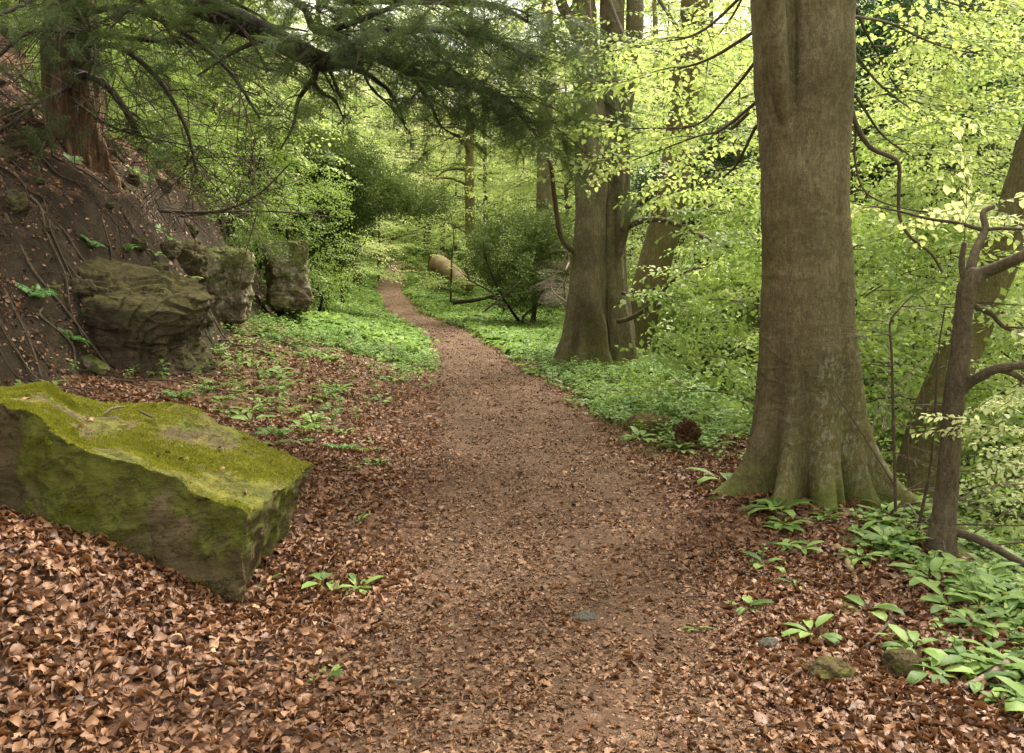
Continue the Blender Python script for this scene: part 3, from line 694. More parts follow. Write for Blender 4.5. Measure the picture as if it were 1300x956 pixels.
def herb_mesh(protos_, name):
    out = []
    for V, Fs, R in protos_:
        o = build(name, V, Fs, M['herb_leaf'], loc=(0, 0, 0), rnd=R); out.append(o)
    return out
herb_src = herb_mesh(RAM, 'garlic_plant') + herb_mesh([mercury(20 + s, .11, 6, .06, .017) for s in range(3)], 'herb_plant')
used = set()
def place_herb(kind, x, y, sc, label, group):
    o = herb_src[kind]
    if kind in used: o = o.copy(); C.objects.link(o)
    used.add(kind); o.location = (x, y, Tz(x, y)); o.rotation_euler = (rng.normal(0, .12), rng.normal(0, .12), rng.uniform(0, 6.28)); o.scale = (sc,) * 3
    tag(o, label, 'plant', group); return o
special = [((412, 748), 0, 1.0, 'leafy clump of wild garlic at the right foot of the mossy boulder'), ((455, 752), 3, .7, 'small garlic tuft on the path side of the clump by the boulder'), ((342, 745), 4, .5, 'single curled green leaf close under the corner of the boulder'),
 ((922, 618), 1, 1.35, 'large wild garlic clump against the left root of the big beech'), ((990, 655), 2, 1.35, 'wild garlic with upright broad leaves in front of the big beech trunk'), ((418, 862), 5, .55, 'pair of green leaves in the dead leaves at the bottom of the picture'),
 ((946, 775), 5, .7, 'lone upright garlic leaf standing in dead leaves right of the path'), ((1032, 812), 1, .8, 'low garlic clump on bare soil at the bottom right'), ((885, 805), 4, .4, 'tiny green seedling in dead leaves near the bottom of the path'), ((458, 664), 4, .45, 'small green sprig beside the path level with the boulder')]
for (px, pyy), k, sc, lb in special:
    g = G(px, pyy); place_herb(k, g[0], g[1], sc, lb, None)
cnt = 0
for _ in range(6000):
    x = rng.uniform(1.05, 3.3); y = 3.0 + 3.0 * rng.uniform() ** 1.15; s = float(side(np.array([x]), np.array([y]))[0])
    if s < .05 or np.hypot(x - BEECH[0], y - BEECH[1]) < .52 or x > .58 * y + .3: continue
    p = np.clip((s - .6) / .45, .08, 1) * (1 if y < 5.4 or s > 1.1 else .5)
    if rng.uniform() > p or n2(x, y, 1.6, 2, 90)[0] < -.22: continue
    place_herb(int(rng.choice([0, 1, 2, 3, 4, 5, 3, 7, 8])), x, y, rng.uniform(.5, 1.0), 'green leafy herb on the litter slope right of the path below the big beech', 'herbs on the slope below the big beech'); cnt += 1
    if cnt >= 296: break
for _ in range(46):
    px, pyy = rng.uniform(330, 600), rng.uniform(500, 640); g = G(px, pyy)
    if in_boulder(g[0], g[1]) or abs(side(g[0:1], g[1:2])[0]) < .15: continue
    place_herb(int(rng.choice([6, 7, 8, 4, 5])), g[0], g[1], rng.uniform(.5, .95), 'small herb growing through dead leaves between boulder and path', 'scattered herbs between the boulder and the path')
for i in range(0, len(herb_src)):
    if i not in used: bpy.data.objects.remove(herb_src[i])

def fern(seed, nf=7, L=.38):
    r = np.random.default_rng(seed); b = Bag()
    for k in range(nf):
        az = k * 2 * PI / nf + r.normal(0, .3); l = L * r.uniform(.7, 1.1); n = 16; ri = r.uniform(.6, 1.2)
        for j in range(1, n):
            t = j / n; px = t * l * math.cos(ri * (1 - t * .6)); pz = l * (math.sin(ri) * t - .55 * t * t); pw = l * .28 * math.sin(PI * min(1, t * 1.0 + .12)) ** .8 * (1 - t * .5)
            for s in (-1, 1):
                q = np.array([[px, 0, pz], [px + .012, s * pw * .5, pz + .01], [px + .02, s * pw, pz - .015], [px - .014, s * pw * .5, pz + .004]])
                if s < 0: q = q[::-1]
                c, s_ = math.cos(az), math.sin(az); q = q @ np.array([[c, s_, 0], [-s_, c, 0], [0, 0, 1]]); b.add(q, [np.array([[0, 1, 2, 3]])], r.uniform())
    return np.concatenate(b.V), [np.concatenate(b.F[4])], np.concatenate(b.R)
FER = [build('fern', *(lambda q: (q[0], q[1]))(fern(s)), M['fern_leaf'], loc=(0, 0, 0), rnd=fern(s)[2]) for s in range(3)]
fern_spots = [((860, 520), 1.1, 'bright fern with arching fronds at the bench edge between the two big trunks'), ((350, 555), .62, 'fern behind the right end of the mossy boulder'), ((432, 572), .55, 'fern tuft in dead leaves midway between boulder and path'), ((472, 590), .45, 'smallest fern tuft nearest the path beyond the boulder'),
 ((225, 505), .55, 'low fern in dead leaves below the earthy outcrop'), ((262, 498), .5, 'low fern right of the earthy outcrop foot'), ((205, 470), .5, 'fern tucked under the end of the earthy outcrop'), ((160, 318), .6, 'fern on the bank under the reddish yew trunk'), ((200, 345), .6, 'fern on the bank above the earthy outcrop'), ((245, 375), .6, 'fern beside the pale sandstone block'), ((300, 410), .6, 'fern at the foot of the pale sandstone block'),
 ((965, 470), 1.6, 'fern on the valley side behind the big beech'), ((790, 470), .8, 'dark fern at the foot of the double trunk')]
for i, ((px, pyy), sc, lb) in enumerate(fern_spots):
    g = G(px, pyy); o = FER[i % 3]
    if i >= 3: o = o.copy(); C.objects.link(o)
    o.location = tuple(g - np.array([0, 0, .01])); o.rotation_euler = (0, 0, rng.uniform(0, 6)); o.scale = (sc,) * 3; tag(o, lb, 'fern')

rf = np.random.default_rng(14)
for k in range(34):
    x0, y0 = rf.uniform(-6.4, -3.3), rf.uniform(6.8, 16); s0 = side(np.array([x0]), np.array([y0]))[0]
    if s0 > -2.0 or in_boulder(x0, y0): continue
    o = FER[k % 3].copy(); C.objects.link(o); o.location = (x0, y0, Tz(x0, y0) - .01); o.rotation_euler = (0, .5, rf.uniform(-.6, .6)); o.scale = (rf.uniform(.35, .75),) * 3
    if 'group' in o: del o['group']
    tag(o, 'small fern growing from the earthy bank on the left', 'fern', 'ferns on the left bank')
# ================================================================== BOULDER
def grid_patch(A, B, C_, D, nu, nv):
    u = np.linspace(0, 1, nu)[None, :, None]; v = np.linspace(0, 1, nv)[:, None, None]
    return ((A * (1 - u) + B * u) * (1 - v) + (D * (1 - u) + C_ * u) * v)
ft = [W(-160, 470, 4.15), W(0, 514, 4.15), W(60, 540, 4.08), W(128, 580, 4.12), W(225, 616, 4.2), W(320, 656, 4.25)]
bt = [W(-160, 462, 5.0), W(0, 492, 5.0), W(52, 487, 5.1), W(92, 505, 5.3), W(235, 520, 5.35), W(396, 588, 5.15)]
fb = [p + np.array([.03, -.03, -1.0]) for p in ft[:-1]] + [W(298, 790, 4.28)]
bb = [p + np.array([0, .05, -1.0]) for p in bt[:-1]] + [W(345, 720, 4.95)]
rings = []
nL = 260; t = np.linspace(0, len(ft) - 1, nL)
def lin(Ps, t): Ps = np.array(Ps); return np.stack([np.interp(t, np.arange(len(Ps)), Ps[:, k]) for k in range(3)], 1)
FT, BT, FB, BB = lin(ft, t), lin(bt, t), lin(fb, t), lin(bb, t)
def edge(A, B, n): s = np.linspace(0, 1, n, endpoint=False)[:, None, None]; return A[None] * (1 - s) + B[None] * s
prof = np.concatenate([edge(FB, FT, 90), edge(FT, BT, 110), edge(BT, BB, 50), edge(BB, FB, 10)])   # (k,nL,3)
K = prof.shape[0]; V = prof.transpose(1, 0, 2).reshape(-1, 3)
i = np.arange(nL - 1)[:, None] * K; j = np.arange(K)[None]; k = (j + 1) % K
Fq = np.stack([i + j, i + k, i + K + k, i + K + j], -1).reshape(-1, 4)[:, ::-1]
# right end cap: dense patch sharing the outline shape
e0 = (nL - 1) * K
cap = grid_patch(FB[-1], BB[-1], BT[-1], FT[-1], 100, 90); cv = cap.reshape(-1, 3); b0 = len(V)
ii = (np.arange(89)[:, None] * 100 + np.arange(99)[None]).ravel(); cf = np.stack([ii, ii + 1, ii + 101, ii + 100], 1) + b0
V = np.concatenate([V, cv])
cen = V.mean(0)
cap2 = grid_patch(FT[0], BT[0], BB[0], FB[0], 60, 60); b1 = len(V); V = np.concatenate([V, cap2.reshape(-1, 3)])
ii = (np.arange(59)[:, None] * 60 + np.arange(59)[None]).ravel(); cf2 = np.stack([ii, ii + 1, ii + 61, ii + 60], 1) + b1
# displacement must agree where patches meet: use a field of position only
def bd(P):
    D = np.stack([fbm(P * 1.5 + 3, 2, 41), fbm(P * 1.5 + 13, 2, 42), fbm(P * 1.5 + 23, 2, 43)], 1) * .020
    D += .016 * (1 - 2 * np.abs(fbm(P * np.array([4.5, 4.5, 7]) + 5, 3, 44)))[:, None] * np.array([.2, -1, .35])
    D += np.stack([fbm(P * 3.1 + 9, 4, 6), fbm(P * 3.1 + 31, 4, 7), fbm(P * 3.1 + 57, 4, 8)], 1) * .042
    D += np.stack([fbm(P * 14, 3, 16), fbm(P * 14 + 5, 3, 17), fbm(P * 14 + 11, 3, 18)], 1) * .018
    st = fbm(P * np.array([5, 5, 11.]), 4, 19)[:, None]
    D[:, :2] += st * .010 * np.array([0.4, -1.0]); return D
V = V + bd(V)
# layered, fretted right end
m = (np.arange(len(V)) >= b0) & (np.arange(len(V)) < b1)
q = fbm(V[m] @ np.array([[1, 0, .0], [0, 9, 0], [0, 0, 3.]]), 4, 77); uu = np.tile(np.linspace(0, 1, 100), 90); vv = np.repeat(np.linspace(0, 1, 90), 100)
wt = np.clip(np.minimum.reduce([uu, 1 - uu, vv, 1 - vv]) * 12, 0, 1)
V[m] += (q * .035 * wt)[:, None] * np.array([1, -.25, 0])
# worn edges
boulder = build('mossy_boulder', V, [Fq, cf, cf2], M['boulder'], loc=(-2.2, 4.7, Tz(-2.2, 4.7)))
tag(boulder, 'large angular sandstone boulder covered in yellow green moss, lying in dead leaves at the left', 'boulder')
# moss fronds on its top
bm_ = Bag(); nb_ = 76000; u = rng.uniform(0, nL - 1.001, nb_); vq = rng.uniform(0, 1, nb_)
A = np.stack([np.interp(u, np.arange(nL), FT[:, k]) for k in range(3)], 1); B = np.stack([np.interp(u, np.arange(nL), BT[:, k]) for k in range(3)], 1)
P = A * (1 - vq[:, None]) + B * vq[:, None]; P = P + bd(P)
den = fbm(P * 3.6, 5, 55) * 2.4 + .42 + 1.1 * np.clip(.12 - np.minimum(vq, 1 - vq), 0, 1) - .9 * np.exp(-(((P[:, 0] + 1.95) / .35) ** 2 + ((P[:, 1] - 4.75) / .22) ** 2))
m = rng.uniform(0, 1, nb_) < np.clip(den * 1.6, 0, 1); P = P[m]
def frond(s):
    r = np.random.default_rng(s); V = []; Ff = []
    for k in range(5):
        a = r.uniform(0, 6.28); h = r.uniform(.6, 1.1); w = .22; ca, sa = math.cos(a), math.sin(a); o = r.normal(0, .35, 2)
        V += [[o[0] - sa * w, o[1] + ca * w, -.2], [o[0] + sa * w, o[1] - ca * w, -.2], [o[0] + ca * .5, o[1] + sa * .5, h]]; Ff.append([3 * k, 3 * k + 1, 3 * k + 2])
    return np.array(V), [np.array(Ff)], np.repeat(r.uniform(0, 1, 5), 3)
FRO = [frond(s) for s in range(6)]
for k in range(9):
    uu_, vv_ = rng.uniform(nL * .25, nL - 8), rng.uniform(.15, .85); a_ = np.array([np.interp(uu_, np.arange(nL), FT[:, c]) for c in range(3)]); b_ = np.array([np.interp(uu_, np.arange(nL), BT[:, c]) for c in range(3)]); p_ = (a_ * (1 - vv_) + b_ * vv_)[None]; p_ = (p_ + bd(p_))[0] + [0, 0, .014]
    Vl, Fl, Rl = LN[k % 14]; az = rng.uniform(0, 6.28); ml = np.array([[math.cos(az), math.sin(az), 0], [-math.sin(az), math.cos(az), 0], [0, 0, 1]])
    tag(build('fallen_leaf', Vl @ ml * .045 + p_, Fl, M['litter'], loc=p_, rnd=Rl), 'dry brown beech leaf lying on the mossy top of the boulder', 'leaf', 'dead leaves on top of the boulder')
nf_ = 70000; u = rng.uniform(0, nL - 1.001, nf_); vq = rng.uniform(.35, 1, nf_)
A = np.stack([np.interp(u, np.arange(nL), FB[:, k]) for k in range(3)], 1); B = np.stack([np.interp(u, np.arange(nL), FT[:, k]) for k in range(3)], 1)
PF = A * (1 - vq[:, None]) + B * vq[:, None]; PF = PF + bd(PF); PF = PF[rng.uniform(0, 1, nf_) < np.clip((fbm(PF * np.array([2.6, 2.6, 3.4]) + 7, 5, 57) - .12 + .25 * (vq - .8)) * 3, 0, 1) * .8]
DF = rng.normal(0, 1, (len(PF), 3)) * [1, .5, .4]; scatter_protos(bm_, FRO, PF, DF, rng.uniform(.005, .010, len(PF)), np.clip(.25 + .4 * fbm(PF * 4, 3, 3) + rng.normal(0, .12, len(PF)), 0, 1), .8, 1.0)
D = rng.normal(0, 1, (len(P), 3)); D[:, 2] = 0
scatter_protos(bm_, FRO, P, D, rng.uniform(.006, .012, len(P)), np.clip(.5 + .5 * fbm(P * 4, 3, 3) + rng.normal(0, .18, len(P)), 0, 1), .3, .3)
mo = bm_.build('moss', M['moss'], parent=boulder); mo.location = (0, 0, 0)
mo.data.transform(__import__('mathutils').Matrix.Identity(4))

# ================================================================== ROCKS
def rock(name, c, size, rz, seed, m, label, cat='rock', parent=None, n=70, box=5.0, amp=.16, step=0.0, tilt=(0, 0), group=None, freq=1.6):
    f = []; Vs = []; k = 0; g = np.linspace(-1, 1, n); A, B = np.meshgrid(g, g); A, B = A.ravel(), B.ravel(); O = np.ones_like(A)
    ii = (np.arange(n - 1)[:, None] * n + np.arange(n - 1)[None]).ravel(); q = np.stack([ii, ii + 1, ii + n + 1, ii + n], 1)
    for P, fl in (((A, B, O), 0), ((A, B, -O), 1), ((A, O, B), 1), ((A, -O, B), 0), ((O, A, B), 0), ((-O, A, B), 1)):
        Vs.append(np.stack(P, 1)); f.append((q[:, ::-1] if fl else q) + k); k += n * n
    V = np.concatenate(Vs); r = (np.abs(V) ** box).sum(1) ** (-1 / box); V = V * r[:, None]
    S = np.array(size) / 2; X = V * S; mn = S.mean(); u = V / np.linalg.norm(V, axis=1, keepdims=True)
    d = fbm(X * (freq / mn) + seed, 4, seed) * amp + fbm(X * (6 / mn) + seed, 4, seed + 3) * amp * .35
    if step:
        cell = fbm(X * np.array([1.2, 1.2, 1.2]) / mn + 40, 1, seed + 9); d += np.round(cell * 4) / 4 * step + .5 * step * np.round(2.2 * fbm(X * np.array([.5, .5, 3.5]) / mn, 2, seed + 4)) / 2.2
    X = X + u * (d * mn)[:, None]
    cx, sx = math.cos(tilt[0]), math.sin(tilt[0]); X = X @ np.array([[1, 0, 0], [0, cx, sx], [0, -sx, cx]])
    cy, sy = math.cos(tilt[1]), math.sin(tilt[1]); X = X @ np.array([[cy, 0, -sy], [0, 1, 0], [sy, 0, cy]])
    cz, sz = math.cos(rz), math.sin(rz); X = X @ np.array([[cz, sz, 0], [-sz, cz, 0], [0, 0, 1]])
    o = build(name, X + np.array(c), f, m, loc=c); tag(o, label, cat, group); return o
rock('rock_outcrop', W(80, 404, 8.75) + np.array([0, .5, 0]), (2.3, 1.2, .84), -.10, 3, M['outcrop'], 'dark earthy rock outcrop jutting from the bank behind the boulder', n=130, box=10, amp=.15, step=.24, tilt=(.18, .24), freq=2.6)
rock('rock_outcrop', W(2, 368, 8.3) + np.array([0, .35, 0]), (.8, .6, .25), .1, 8, M['pale_rock'], 'small pale ledge of stone at the far left of the earthy outcrop', n=60, box=4, amp=.25, step=.1, tilt=(.05, .1))
rock('rock_outcrop', W(264, 362, 12.2) + np.array([-.05, .6, 0]), (.80, 1.3, 1.0), .35, 5, M['pale_rock'], 'pale sandstone block with a mossy top in the middle of the bank', n=90, box=9, amp=.22, step=.2, tilt=(0, .08))
rock('rock_outcrop', W(350, 352, 15) + np.array([0, .7, 0]), (.66, 1.4, 1.15), .3, 6, M['pale_rock'], 'pale sandstone block half hidden by the holly, furthest of the bank rocks', n=90, box=9, amp=.24, step=.2, tilt=(0, -.05))
rock('rock_outcrop', W(205, 335, 11) + np.array([-.1, .6, 0]), (.8, .9, .5), .4, 9, M['outcrop'], 'mossy dark rock between the yew and the pale sandstone block', n=70, box=4, amp=.3, step=.1)
rock('stone_slab', G(112, 462) + np.array([0, 0, .03]), (.62, .12, .09), -.65, 12, M['pale_rock'], 'long narrow mossy stone splinter lying on the slope behind the boulder', 'stone', n=30, amp=.2, tilt=(0, .25))
rock('mossy_stone', G(825, 552) + np.array([0, .05, .05]), (.42, .34, .26), .3, 14, M['boulder'], 'rounded mossy stone on the green verge left of the big beech', 'stone', n=40, box=2.6, amp=.25)
rock('mossy_stone', G(1152, 862) + np.array([0, .05, .02]), (.15, .13, .15), .3, 15, M['boulder'], 'small mossy stone among herbs at the bottom right', 'stone', n=30, box=2.4, amp=.25)
rock('mossy_stone', G(1058, 866) + np.array([0, .05, .01]), (.2, .14, .1), .1, 16, M['boulder'], 'flat mossy stone in dead leaves at the bottom right', 'stone', n=30, box=2.4, amp=.25)
rock('mossy_stone', G(1020, 700) + np.array([0, 0, -.01]), (.2, .15, .1), .5, 17, M['boulder'], 'mossy stone just in front of the big beech roots', 'stone', n=30, box=2.4, amp=.25)
rock('mossy_stone', G(1092, 690) + np.array([0, 0, -.01]), (.24, .16, .12), .2, 18, M['boulder'], 'mossy stone against the right root of the big beech', 'stone', n=30, box=2.4, amp=.25)
rock('pebble', G(744, 788) + np.array([0, 0, .01]), (.13, .1, .05), 0, 21, M['pebble'], 'flat pale pebble in the path at the bottom', 'stone', n=20, box=2.4, amp=.2)
rock('pebble', G(975, 822) + np.array([0, 0, .01]), (.1, .07, .06), .7, 22, M['pebble'], 'grey pebble in dead leaves right of the path', 'stone', n=20, box=2.4, amp=.2)
rock('path_stone', G(552, 432) + np.array([0, 0, .01]), (.42, .25, .07), .2, 23, M['pale_rock'], 'flat stone at the left edge of the far path', 'stone', n=24, box=2.6, amp=.2)
rock('path_stone', W(525, 343, 47) + np.array([0, 0, -.1]), (1.3, .8, .7), .2, 24, M['boulder'], 'rounded stone beside the path where it nears the crest', 'stone', n=30, box=2.4, amp=.2)
rock('rotten_stump', G(872, 572) + np.array([0, .05, .08]), (.17, .15, .26), .2, 25, M['red_wood'], 'small reddish rotten stump left of the big beech', 'stump', n=60, box=5, amp=.6, step=.3, freq=4)
# ================================================================== TREES
def px_line(pts):
    return np.array([W(*p[:3]) for p in pts])
def on_ground(x, y, dz=0): return np.array([x, y, Tz(x, y) + dz])

def leafy(poly, r0, r1, leafbag, twigbag, protos, twigprotos, start=.25, spacing=.12, side_len=.5, side_every=.28, droop=.15, size=1.0, nseg=6, n=24, seed=0, bump=.08, density=1.0, both=True, flat=.18):
    """a limb: tube + alternate side twigs carrying sprays; returns limb tube geometry"""
    r = np.random.default_rng(seed); Q = crom(poly, 40); seg = np.linalg.norm(np.diff(Q, axis=0), axis=1); L = seg.sum(); cs = np.concatenate([[0], np.cumsum(seg)]) / L
    at = lambda t: np.array([np.interp(t, cs, Q[:, k]) for k in range(3)])
    P = []; D = []
    k = 0; t = start
    while t < 1:
        p0 = at(t); dv = at(min(1, t + .03)) - at(max(0, t - .03)); az = math.atan2(dv[1], dv[0]); s = 1 if k % 2 else -1; k += 1
        l = side_len * r.uniform(.55, 1.15) * (1 - .45 * t); a = az + s * r.uniform(.5, 1.1); q = np.linspace(0, 1, 4)
        B = np.column_stack([p0[0] + l * q * math.cos(a), p0[1] + l * q * math.sin(a), p0[2] + l * (r.uniform(-.05, .3) * q - droop * 1.5 * q * q)])
        twigbag.add(*tube(B, np.array([.007, .005, .0035, .002]) * (.6 + r0 * 12), 4, cap=False))
        m = max(2, int(l / spacing * density)); tt = np.linspace(.15, 1, m)
        X = np.column_stack([np.interp(tt, q, B[:, c]) for c in range(3)]); aa = a + np.where(np.arange(m) % 2, 1, -1) * r.uniform(.1, .9, m); aa[-1] = a
        P.append(X); D.append(np.column_stack([np.cos(aa), np.sin(aa), r.normal(.0, .15, m)])); t += side_every / L * r.uniform(.7, 1.3)
    P.append(Q[-1:]); D.append((Q[-1:] - Q[-4:-3]))
    P = np.concatenate(P); D = np.concatenate(D); S = size * r.uniform(.7, 1.15, len(P)); cl = np.clip(.5 + .3 * fbm(P * 1.5, 2, seed) + r.normal(0, .14, len(P)), 0, 1)
    kk = r.integers(0, len(protos), len(P))
    for i, pr in enumerate(protos):
        m = kk == i
        if not m.any(): continue
        Mx = frame(D[m], r.normal(0, flat, (m.sum(), 2)), r.normal(0, flat * 1.4, m.sum())); leafbag.add(*inst(pr, Mx, P[m], S[m], cl[m]))
        if twigprotos: twigbag.add(*inst(twigprotos[i], Mx, P[m], S[m], cl[m]))
    return tube(poly, np.interp(np.linspace(0, 1, len(poly)), [0, 1], [r0, r1]), nseg, n, bump, seed)
NL = [p[0] for p in NEAR]; NT = [p[1] for p in NEAR]

# ---------------------------------------------------------------- big beech (right)
bx, by = BEECH; b0z = Tz(bx, by)
beech = empty('beech_tree', (bx, by, b0z), 'huge smooth barked beech with flared roots standing at the right edge of the path', 'tree')
cen = [(1030, 760, 6.0, 66), (1028, 640, 6.0, 62), (1026, 560, 6.0, 60), (1025, 480, 6.0, 57), (1023, 400, 6.0, 55), (1022, 300, 6.0, 53), (1020, 200, 6.0, 53.5), (1019, 100, 6.0, 57), (1019, 0, 6.0, 59), (1017, -150, 6.05, 66), (1010, -400, 6.2, 62), (1000, -800, 6.4, 50), (1020, -1400, 6.5, 34), (1000, -2000, 6.5, 10)]
TP = px_line(cen); TR = np.array([c[3] * c[2] / F for c in cen])
def beech_prof(TH, S, Z, rr):
    h = Z - b0z; f = np.exp(-np.clip(h, -.12, 9) / .22); f2 = np.exp(-np.clip(h, -.1, 9) / .55); up = np.clip((h - 1.0) / 1.2, 0, 1)
    R = .36 * f * lobe(TH, 186, 15) + .24 * f * lobe(TH, -128, 13) + .028 * f2 * np.cos(9 * TH + 1.0) + .14 * f * lobe(TH, -95, 17) + .30 * f * lobe(TH, -35, 12) + .24 * f * lobe(TH, -8, 12) + .2 * f * lobe(TH, 40, 20) + .2 * f * lobe(TH, 90, 18) + .2 * f * lobe(TH, 140, 16)
    R += .10 * f * lobe(TH, -56, 9) + .05 * f2
    R -= .30 * f2 * f * lobe(TH, -66, 6) + .17 * f * lobe(TH, -45, 4.5) + .20 * f * lobe(TH, -112, 7) + .12 * f2 * f * lobe(TH, -84, 4) + .1 * f * lobe(TH, -150, 9) + .2 * f * lobe(TH, -20, 5)
    R += .035 * f2 * lobe(TH, -40, 22) + .022 * lobe(TH, -38, 16) * (1 - up * .3)
    R -= .035 * lobe(TH, -57, 5) * (.35 + f2) + .020 * lobe(TH, -22, 5)
    hi = np.clip((h - 2.3) / .5, 0, 1) * np.clip((4.4 - h) / .5, 0, 1)
    R += -.05 * hi * lobe(TH, -120, 7) + .03 * np.clip((h - 1.9) / .8, 0, 1) * lobe(TH, -145, 20)
    R += .012 * np.sin(3 * TH + 1.5 * h) * rr / .3
    return R
def beech_disp(V):
    h = V[:, 2] - b0z
    a = fbm(V * np.array([2.2, 2.2, 1.5]), 4, 21) * .030 + fbm(V * np.array([6, 6, 16.]), 4, 22) * .004 + fbm(V * np.array([16, 16, 5.]), 3, 23) * .004
    rg = 1 - np.abs(fbm(V * np.array([1.5, 1.5, 5.5]) + 3, 3, 24)); a += np.clip(rg - .94, 0, .06) * .10 * np.clip(2.6 - h, .2, 1)
    return a
V, Fs = trunk(TP, TR, 620, 300, beech_prof, beech_disp)
build('trunk', V, Fs, M['beech_bark'], beech)
# bough rising from the front crease
for pts, nm in (([(996, 160, 5.80, 5), (990, 110, 5.70, 12), (987, 60, 5.66, 12), (985, 10, 5.62, 11), (972, -45, 5.5, 11), (940, -130, 5.3, 10), (900, -260, 5.0, 7)], 'bough'),):
    V, Fs = tube(px_line(pts), [p[3] * p[2] / F for p in pts], 24, 80, .10, 3); build(nm, V, Fs, M['beech_bark'], beech)
crown = Bag()
def beech_branch(pts, r0, r1, **k):
    tw = Bag(); g = leafy(px_line(pts), r0, r1, crown, tw, NL, NT, **k); tw.add(*g); tw.build('branch', M['sap_bark'], beech)
# long S curved branch hanging on the right, leafless near the trunk
beech_branch([(1072, 70, 6.1), (1078, 110, 6.1), (1084, 150, 6.1), (1104, 186, 6.15), (1139, 205, 6.2), (1141, 240, 6.25), (1142, 275, 6.3), (1155, 300, 6.35), (1182, 322, 6.4), (1196, 345, 6.45)], .021, .008, start=.93, n=70, seed=2, side_len=.25)
beech_branch([(1076, 130, 6.3), (1087, 158, 6.3), (1085, 200, 6.3), (1100, 245, 6.3), (1150, 265, 6.35), (1215, 272, 6.4)], .011, .004, start=.8, n=40, seed=3, side_len=.3)
rb = np.random.default_rng(5)
for k, (pts, L0) in enumerate([
    ([(1080, 20, 6.2), (1130, 30, 6.8), (1200, 60, 7.4), (1290, 75, 8.0)], .5), ([(1080, -60, 6.2), (1150, -20, 7.0), (1230, 10, 8.0), (1330, 20, 9.0)], .8),
    ([(1080, -100, 6.3), (1140, 0, 8), (1190, 60, 9.5), (1240, 85, 11)], .9), ([(1080, 60, 6.6), (1120, 110, 8.0), (1180, 150, 9.5), (1260, 170, 11)], .9),
    ([(1082, 0, 6.3), (1110, 60, 7.5), (1165, 130, 8.6), (1290, 130, 9.5)], .8), ([(960, 130, 6.2), (915, 165, 6.6), (880, 175, 7.0), (800, 205, 7.6)], .5),
    ([(958, 40, 6.2), (900, 75, 6.6), (850, 90, 7.0), (770, 110, 7.5)], .5), ([(957, -20, 6.2), (890, 40, 6.9), (830, 55, 7.4), (745, 70, 8.2)], .55),
    ([(958, 80, 6.2), (925, 120, 6.6), (880, 160, 7.2), (800, 165, 7.8), (775, 190, 8.2)], .5), ([(960, -40, 6.3), (930, 20, 8), (900, 60, 9.5), (850, 130, 10.5)], .8),
    ([(1085, 120, 6.6), (1130, 180, 8.5), (1200, 215, 10), (1300, 225, 11)], .8), ([(960, 160, 6.3), (930, 215, 7.6), (895, 235, 9), (850, 250, 10)], .6)]):
    beech_branch(pts, .013, .004, start=.3, n=30, seed=20 + k, side_len=L0, side_every=.3, spacing=.30, size=1.0)
# upper crown, above the picture
for k in range(9):
    z0 = rb.uniform(6.5, 11); az = k * 2.4; L = rb.uniform(2.2, 4.2); s = np.linspace(0, 1, 5)
    P = np.column_stack([np.interp(z0, TP[:, 2], TP[:, 0]) + L * s * math.cos(az), np.interp(z0, TP[:, 2], TP[:, 1]) + L * s * math.sin(az), z0 + L * (.5 * s - .25 * s * s)])
    tw = Bag(); g = leafy(P, .06, .012, crown, tw, FAR, None, start=.3, seed=60 + k, side_len=1.4, side_every=.5, spacing=.55, size=.8); tw.add(*g); tw.build('branch', M['sap_bark'], beech)
crown.build('crown', M['beech_leaf'], beech)

# ---------------------------------------------------------------- old double beech (centre right)
ox, oy = OLD; o0z = Tz(ox, oy)
old = empty('beech_tree', (ox, oy, o0z), 'old double stemmed beech with a knotted swollen base, left of the huge beech', 'tree')
d = 14.0
cen = [(742, 500, d, 36), (741, 455, d, 31), (742, 420, d, 26), (743, 380, d, 23), (745, 330, d, 19.5), (748, 280, d, 18.5), (750, 200, d, 17.5), (748, 140, d, 17), (746, 100, d, 17), (744, 60, d, 16), (741, 0, d, 15), (738, -80, d, 13), (735, -250, d, 9), (730, -500, d, 5)]
TP = px_line(cen); TR = np.array([c[3] * c[2] / F for c in cen])
def old_prof(TH, S, Z, rr):
    h = Z - o0z; f = np.exp(-np.clip(h, -.4, 20) / .38); f2 = np.exp(-np.clip(h, 0, 20) / 1.2)
    R = .18 * f * lobe(TH, 190, 20) + .2 * f * lobe(TH, -140, 16) + .22 * f * lobe(TH, -100, 16) + .22 * f * lobe(TH, -45, 15) + .16 * f * lobe(TH, -10, 14) + .2 * f * lobe(TH, 60, 30) + .2 * f * lobe(TH, 130, 30)
    R -= .06 * lobe(TH, -68, 13) * f2 + .10 * lobe(TH, -118, 9) * f2 + .07 * lobe(TH, -35, 8) * (f2 + .2)
    R += .16 * np.exp(-((h - 1.0) / .38) ** 2) * lobe(TH, -84, 17) + .10 * np.exp(-((h - .55) / .3) ** 2) * lobe(TH, -55, 14)
    R += .05 * np.sin(5 * TH + .8 * h) * f2; return R
def old_disp(V):
    return fbm(V * np.array([1.6, 1.6, .6]), 4, 31) * .085 + fbm(V * np.array([7, 7, 2.5]), 4, 32) * .025 + fbm(V * np.array([16, 16, 8.]), 3, 33) * .010
V, Fs = trunk(TP, TR, 460, 200, old_prof, old_disp); build('trunk', V, Fs, M['old_bark'], old)
def stem(pts, parent, m, nm='stem', nseg=28, n=120, bump=.08, seed=1):
    V, Fs = tube(px_line(pts), [p[3] * p[2] / F for p in pts], nseg, n, bump, seed); build(nm, V, Fs, m, parent)
